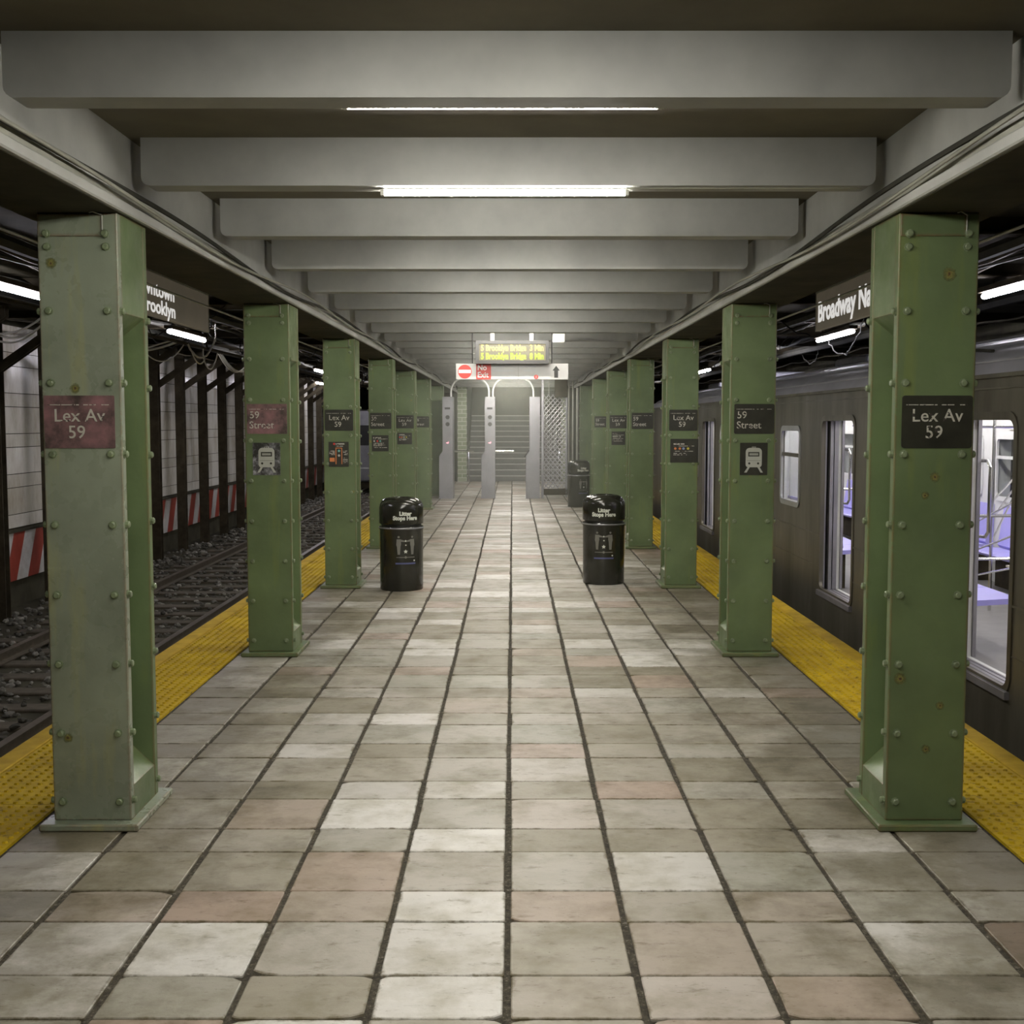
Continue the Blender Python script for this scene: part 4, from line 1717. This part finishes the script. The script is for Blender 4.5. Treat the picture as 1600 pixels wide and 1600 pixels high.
def holes_wall(x0, x1, y0, y1, z0, z1, holes):
    ys = sorted(set([y0, y1] + [h[0] for h in holes] + [h[1] for h in holes]))
    zs = sorted(set([z0, z1] + [h[2] for h in holes] + [h[3] for h in holes]))
    mb = MB()
    for a, b in zip(ys[:-1], ys[1:]):
        zrun = None
        for c, d_ in zip(zs[:-1], zs[1:]):
            my, mz = (a + b) / 2, (c + d_) / 2
            solid = not any(h[0] < my < h[1] and h[2] < mz < h[3] for h in holes)
            if solid:
                zrun = (zrun[0], d_) if zrun else (c, d_)
            elif zrun:
                mb.box(x0, x1, a, b, *zrun)
                zrun = None
        if zrun:
            mb.box(x0, x1, a, b, *zrun)
    return mb


def ring(y0, y1, z0, z1, w, r, x0, x1):
    """frame plate: rectangular outside, rounded inside"""
    inn, out = [], []
    for (cy, cz, a0) in ((y1 - r, z1 - r, 0), (y0 + r, z1 - r, pi / 2), (y0 + r, z0 + r, pi), (y1 - r, z0 + r, 1.5 * pi)):
        for k in range(7):
            a = a0 + pi / 2 * k / 6
            inn.append((cy + r * cos(a), cz + r * sin(a)))
            oy = cy + (r + w) * cos(a) * 1.0
            oz = cz + (r + w) * sin(a) * 1.0
            out.append((oy, oz))
    n = len(inn)
    mb = MB()
    vs = [(x0, *p) for p in inn] + [(x0, *p) for p in out] + [(x1, *p) for p in inn] + [(x1, *p) for p in out]
    fs = []
    for i_ in range(n):
        j_ = (i_ + 1) % n
        fs += [(i_, j_, n + j_, n + i_), (2 * n + i_, 3 * n + i_, 3 * n + j_, 2 * n + j_), (i_, 2 * n + i_, 2 * n + j_, j_), (n + i_, n + j_, 3 * n + j_, 3 * n + i_)]
    return mb.add(vs, fs)


XS = 3.0
dh = [(a, b, *DZ) for a, b in DOORS]
wh = [(a, b, *WZ) for a, b in WINS]
tb(holes_wall(XS, XS + 0.035, YA, YB, -0.42, 2.0, dh + wh), 'side_wall', M['train'])
# inner skin, with a pocket in between for the door leaves
wh2 = [(a, b + 0.50, *WZ) for a, b in WINS]
tb(holes_wall(XS + 0.16, XS + 0.19, YA, YB, 0.03, 2.0, dh + wh2), 'inner_skin', M['cream'])
for h in WINS:
    # reveals between the two skins
    m_ = MB()
    m_.box(XS + 0.0355, XS + 0.159, h[0] - 0.012, h[0], WZ[0], WZ[1])
    m_.prism([(XS + 0.0355, h[1]), (XS + 0.0355, h[1] + 0.02), (XS + 0.19, h[1] + 0.50), (XS + 0.19, h[1] + 0.48)], 2, WZ[0], WZ[1])
    m_.box(XS + 0.0355, XS + 0.159, h[0] - 0.012, h[1] + 0.50, WZ[0] - 0.012, WZ[0])
    m_.box(XS + 0.0355, XS + 0.159, h[0] - 0.012, h[1] + 0.50, WZ[1], WZ[1] + 0.012)
    w_ = tb(ring(h[0] + 0.035, h[1] - 0.035, WZ[0] + 0.035, WZ[1] - 0.035, 0.055, 0.05, XS - 0.012, XS + 0.012), 'window', M['steel'], True)
    p_ = tb(MB().box(XS + 0.010, XS + 0.016, h[0] + 0.012, h[1] - 0.012, WZ[0] + 0.012, WZ[1] - 0.012), 'pane', M['glass'])
    p_.parent = w_
    b_ = tb(MB().box(XS + 0.0, XS + 0.03, h[0] + 0.012, h[1] - 0.012, 1.335, 1.375), 'transom', M['train'])
    b_.parent = w_
    rv = tb(m_, 'reveal', M['cream'])
    rv.parent = w_
for (a, b) in DOORS:
    dr_ = tb(ring(a + 0.02, b - 0.02, DZ[0] + 0.02, DZ[1] - 0.02, 0.05, 0.07, XS - 0.010, XS + 0.020), 'door_frame', M['train'], True)
    # leaves retracted into the pocket (their edges show inside the opening)
    for (e0, e1, lab) in ((b - 0.035, b + 0.50, 'far'), (a - 0.50, a + 0.035, 'near')):
        lf = MB()
        lf.box(XS + 0.075, XS + 0.105, e0, e1, DZ[0], DZ[1])
        tb(lf, 'door_leaf', M['leaf'])
    jam = MB()
    jam.box(XS + 0.0355, XS + 0.050, b + 0.001, b + 0.02, DZ[0], DZ[1])
    jam.box(XS + 0.120, XS + 0.1595, b - 0.012, b + 0.01, DZ[0], DZ[1])
    jam.box(XS + 0.191, XS + 0.215, b - 0.02, b + 0.05, DZ[0], DZ[1])
    jam.box(XS + 0.0355, XS + 0.050, a - 0.02, a - 0.001, DZ[0], DZ[1])
    tbs(jam, 'door_jamb', M['leaf'])
    sill = MB()
    sill.box(XS - 0.03, XS + 0.19, a - 0.01, b + 0.01, 0.035, 0.082)
    for k in range(5):
        sill.box(XS - 0.02 + k * 0.04, XS - 0.008 + k * 0.04, a, b, 0.082, 0.086)
    tb(sill, 'door_sill', M['leaf'])
    hd = MB().box(XS + 0.036, XS + 0.159, a - 0.02, b + 0.02, DZ[1], DZ[1] + 0.02)
    tb(hd, 'door_header', M['rust_steel'])
    # hoop handrail just inside
    yy = b - 0.22
    tb(MB().tube([(XS + 0.20, b + 0.03, 0.92), (XS + 0.24, b - 0.06, 0.92), (XS + 0.245, b - 0.10, 0.96), (XS + 0.245, b - 0.10, 1.40), (XS + 0.24, b - 0.06, 1.44), (XS + 0.20, b + 0.03, 1.44)], 0.012, 8), 'door_handrail', M['chrome'], True)
# mouldings
m_ = MB()
m_.box(XS - 0.022, XS, YA, YB, 1.975, 2.0)
m_.box(XS - 0.010, XS, YA, YB, 1.905, 1.915)
tbs(m_, 'gutter', M['train'])
m_ = MB()
seg = [YA] + [q for d_ in DOORS for q in (d_[0] - 0.03, d_[1] + 0.03)] + [YB]
for a, b in zip(seg[0::2], seg[1::2]):
    m_.box(XS - 0.008, XS, a, b, 0.60, 0.615)
    m_.box(XS - 0.006, XS, a, b, 0.30, 0.306)
tbs(m_, 'belt_moulding', M['train'])
# roof
prof = [(3.0, 2.0), (3.03, 2.07), (3.12, 2.145), (3.25, 2.20), (3.42, 2.262), (3.70, 2.325), (4.08, 2.35), (4.46, 2.325), (4.74, 2.262), (4.91, 2.20), (5.04, 2.145), (5.13, 2.07), (5.16, 2.0)]
rf = MB().prism(prof, 1, YA, YB)
tb(rf, 'roof', M['train_roof'], True)
m_ = MB()
for (x, z_) in ((3.035, 2.085), (3.26, 2.212), (3.46, 2.283)):
    m_.tube([(x, YA, z_), (x, YB, z_)], 0.010, 6)
tbs(m_, 'roof_rib', M['train_roof'], True)
m_ = MB()
for yy in (7.4, 12.6, 17.0, 21.5):
    m_.bbox(3.75, 4.4, yy, yy + 1.2, 2.33, 2.42, 0.02)
tbs(m_, 'roof_vent', M['train_roof'])
tb(MB().tube([(3.12, 7.7, 2.16), (3.14, 7.9, 2.175), (3.3, 8.6, 2.22)], 0.012, 6), 'roof_cable', M['cable_dark'], True)
# far side, floor, ends, ceiling
FW = [(4.2, 5.6, 0.92, 1.56), (6.4, 7.8, 0.92, 1.56), (8.6, 10.0, 0.92, 1.56), (10.8, 12.2, 0.92, 1.56), (12.55, 13.55, 0.92, 1.56), (14.3, 15.7, 0.92, 1.56), (16.5, 17.9, 0.92, 1.56), (18.7, 20.1, 0.92, 1.56), (20.9, 22.3, 0.92, 1.56)]
tb(holes_wall(5.0, 5.15, YA, YB, -0.42, 2.0, FW), 'far_wall', M['cream'])
for h in FW:
    w_ = tb(ring(h[0] + 0.03, h[1] - 0.03, h[2] + 0.03, h[3] - 0.03, 0.05, 0.05, 4.985, 5.01), 'window', M['cream'], True)
    p_ = tb(MB().box(5.02, 5.026, h[0], h[1], h[2], h[3]), 'pane', M['glass'])
    p_.parent = w_
    q_ = tb(MB().box(4.99, 5.02, h[0], h[1], 1.33, 1.36), 'transom', M['cream'])
    q_.parent = w_
tb(MB().box(3.191, 4.999, YA, YB, -0.02, 0.06), 'saloon_floor', M['saloon_floor'])
tb(MB().box(3.191, 4.999, YA, YB, 1.94, 1.995), 'saloon_ceiling', M['cream'])
m_ = MB()
m_.box(3.036, 4.999, YA - 0.03, YA, -0.42, 2.0)
m_.box(3.036, 4.999, YB, YB + 0.03, -0.42, 2.0)
tbs(m_, 'end_wall', M['train'])
for x in (3.62, 4.58):
    tb(MB().box(x - 0.04, x + 0.04, YA + 0.3, YB - 0.3, 1.922, 1.939), 'saloon_lamp', M['train_lamp'])


def bench(ya, yb, x_back, x_front):
    """bench part with a moulded seat and backrest"""
    sgn = 1 if x_front > x_back else -1
    n_seat = max(1, int((yb - ya) / 0.48))
    sw_ = (yb - ya) / n_seat
    r_ = MB()
    for k in range(n_seat):
        a = ya + k * sw_ + 0.006
        b = ya + (k + 1) * sw_ - 0.006
        r_.prism([(x_back + sgn * 0.05, 0.44), (x_front, 0.46), (x_front + sgn * 0.012, 0.445), (x_front - sgn * 0.01, 0.42), (x_back + sgn * 0.05, 0.40)], 1, a, b)
        r_.prism([(x_back + sgn * 0.05, 0.43), (x_back + sgn * 0.085, 0.47), (x_back + sgn * 0.03, 0.86), (x_back + sgn * 0.002, 0.86), (x_back + sgn * 0.002, 0.40)], 1, a, b)
    tbs(r_, 'seat', M['lilac'])
    l_ = MB()
    l_.box(min(x_back + sgn * 0.01, x_back + sgn * 0.12), max(x_back + sgn * 0.01, x_back + sgn * 0.12), ya + 0.05, yb - 0.05, 0.061, 0.395)
    tb(l_, 'seat_base', M['rust_steel'])


bench(8.30, 10.05, 3.192, 3.60)
bench(11.60, 16.9, 3.192, 3.60)
bench(18.8, 20.8, 3.192, 3.60)
bench(5.0, 6.8, 3.192, 3.60)
for a, b in ((6.0, 9.0), (9.4, 11.9), (12.2, 14.6), (14.9, 17.5), (18.2, 21)):
    bench(a, b, 4.998, 4.56)
for (y_, za, zb) in ((13.55, 0.45, 1.34), (14.9, 0.45, 1.9), (20.9, 0.45, 1.34)):
    tb(MB().bbox(3.192, 3.62, y_, y_ + 0.03, za, zb, 0.004), 'windscreen', M['cream'])
for (y_, x_) in ((8.25, 3.62), (10.12, 3.62), (11.55, 3.62), (10.25, 4.18), (13.0, 4.18), (16.9, 3.62)):
    tb(MB().tube([(x_, y_, 0.06), (x_, y_, 1.94)], 0.015, 8), 'pole', M['chrome'], True)
for (a, b) in (((3.62, 8.25, 1.05), (3.20, 8.22, 1.05)), ((3.62, 8.25, 0.75), (3.20, 8.22, 0.75)), ((3.62, 11.55, 1.05), (3.20, 11.5, 1.05))):
    tb(MB().tube([a, b], 0.011, 8), 'rail_bar', M['chrome'], True)
for k, (a, b) in enumerate((((3.62, 8.25, 1.20), (4.55, 11.9, 0.62)), ((3.62, 8.25, 0.95), (4.55, 11.9, 0.36)), ((3.62, 8.25, 0.70), (4.50, 11.9, 0.12)),
                            ((4.18, 10.25, 0.66), (4.55, 10.6, 1.12)), ((4.18, 10.25, 0.86), (4.60, 10.6, 1.24)), ((4.18, 10.25, 1.02), (4.66, 10.6, 1.36)))):
    tb(MB().tube([a, b], 0.009, 6), 'luggage_bar', M['chrome'], True)
tb(MB().tube([(3.35, YA + 0.5, 1.80), (3.35, YB - 0.5, 1.80)], 0.012, 6), 'grab_rail', M['chrome'], True)
tb(MB().tube([(4.18, 9.0, 1.66), (4.18, 14.5, 1.66)], 0.012, 6), 'grab_rail', M['chrome'], True)
# running gear
for yy in (6.5, 9.0, 20.0, 22.5):
    m_ = MB()
    for x in (3.31, 4.76):
        pts = [(yy + 0.13 * cos(2 * pi * k / 24), -0.47 + 0.13 * sin(2 * pi * k / 24)) for k in range(24)]
        m_.prism(pts, 0, x, x + 0.08)
    m_.tube([(3.30, yy, -0.47), (4.85, yy, -0.47)], 0.04, 8)
    tb(m_, 'wheelset', M['rust_steel'])
tb(MB().box(3.04, 5.1, YA, YB, -0.30, -0.03), 'underframe', M['rust_steel'])
ml = MB()
ml.lathe([(0, 0), (0.022, 0.0), (0.03, 0.012)], 12)
tb(MB().box(XS - 0.012, XS, 16.72, 16.78, 1.50, 1.56), 'marker_lamp', M['lens_white'])

# ------------------------------------------------------------ the far train end on the left track
Fr = empty('distant_subway_car', (-4.4, 41.5, -0.60))
tag(Fr, 'distant grey subway car end on the left track, seen between the left columns', 'train')
m_ = MB()
m_.bbox(-1.05, 1.05, 0, 3.0, 0.22, 2.75, 0.05)
m_.build('body', M['steel_dull'], Fr)
m_ = MB()
m_.box(-0.28, 0.28, -0.02, 0, 0.75, 2.35)
m_.build('end_door', M['train'], Fr)
for x in (-0.72, 0.72):
    MB().box(x - 0.25, x + 0.25, -0.015, 0, 1.5, 2.2).build('window', M['black'], Fr)
MB().box(-1.05, 1.05, -0.03, 0, 0.68, 0.72).build('white_trim', M['white'], Fr)
MB().box(-1.0, 1.0, 0.1, 2.9, 0.0, 0.22).build('underframe', M['rust_steel'], Fr)

# ------------------------------------------------------------ haze in the station air
if HAZE > 0:
    m = bpy.data.materials.new('haze')
    m.use_nodes = True
    nt = m.node_tree
    nt.nodes.remove(nt.nodes['Principled BSDF'])
    v = nt.nodes.new('ShaderNodeVolumeScatter')
    v.inputs['Color'].default_value = (0.97, 1.0, 0.86, 1)
    v.inputs['Density'].default_value = HAZE
    v.inputs['Anisotropy'].default_value = 0.35
    nt.links.new(v.outputs[0], nt.nodes['Material Output'].inputs['Volume'])
    hz = MB().box(-1.50, 1.50, 14.3, 33.9, 0.01, 2.69).build('haze', m)
    tag(hz, 'thin greenish haze hanging in the station air', 'haze', kind='stuff')
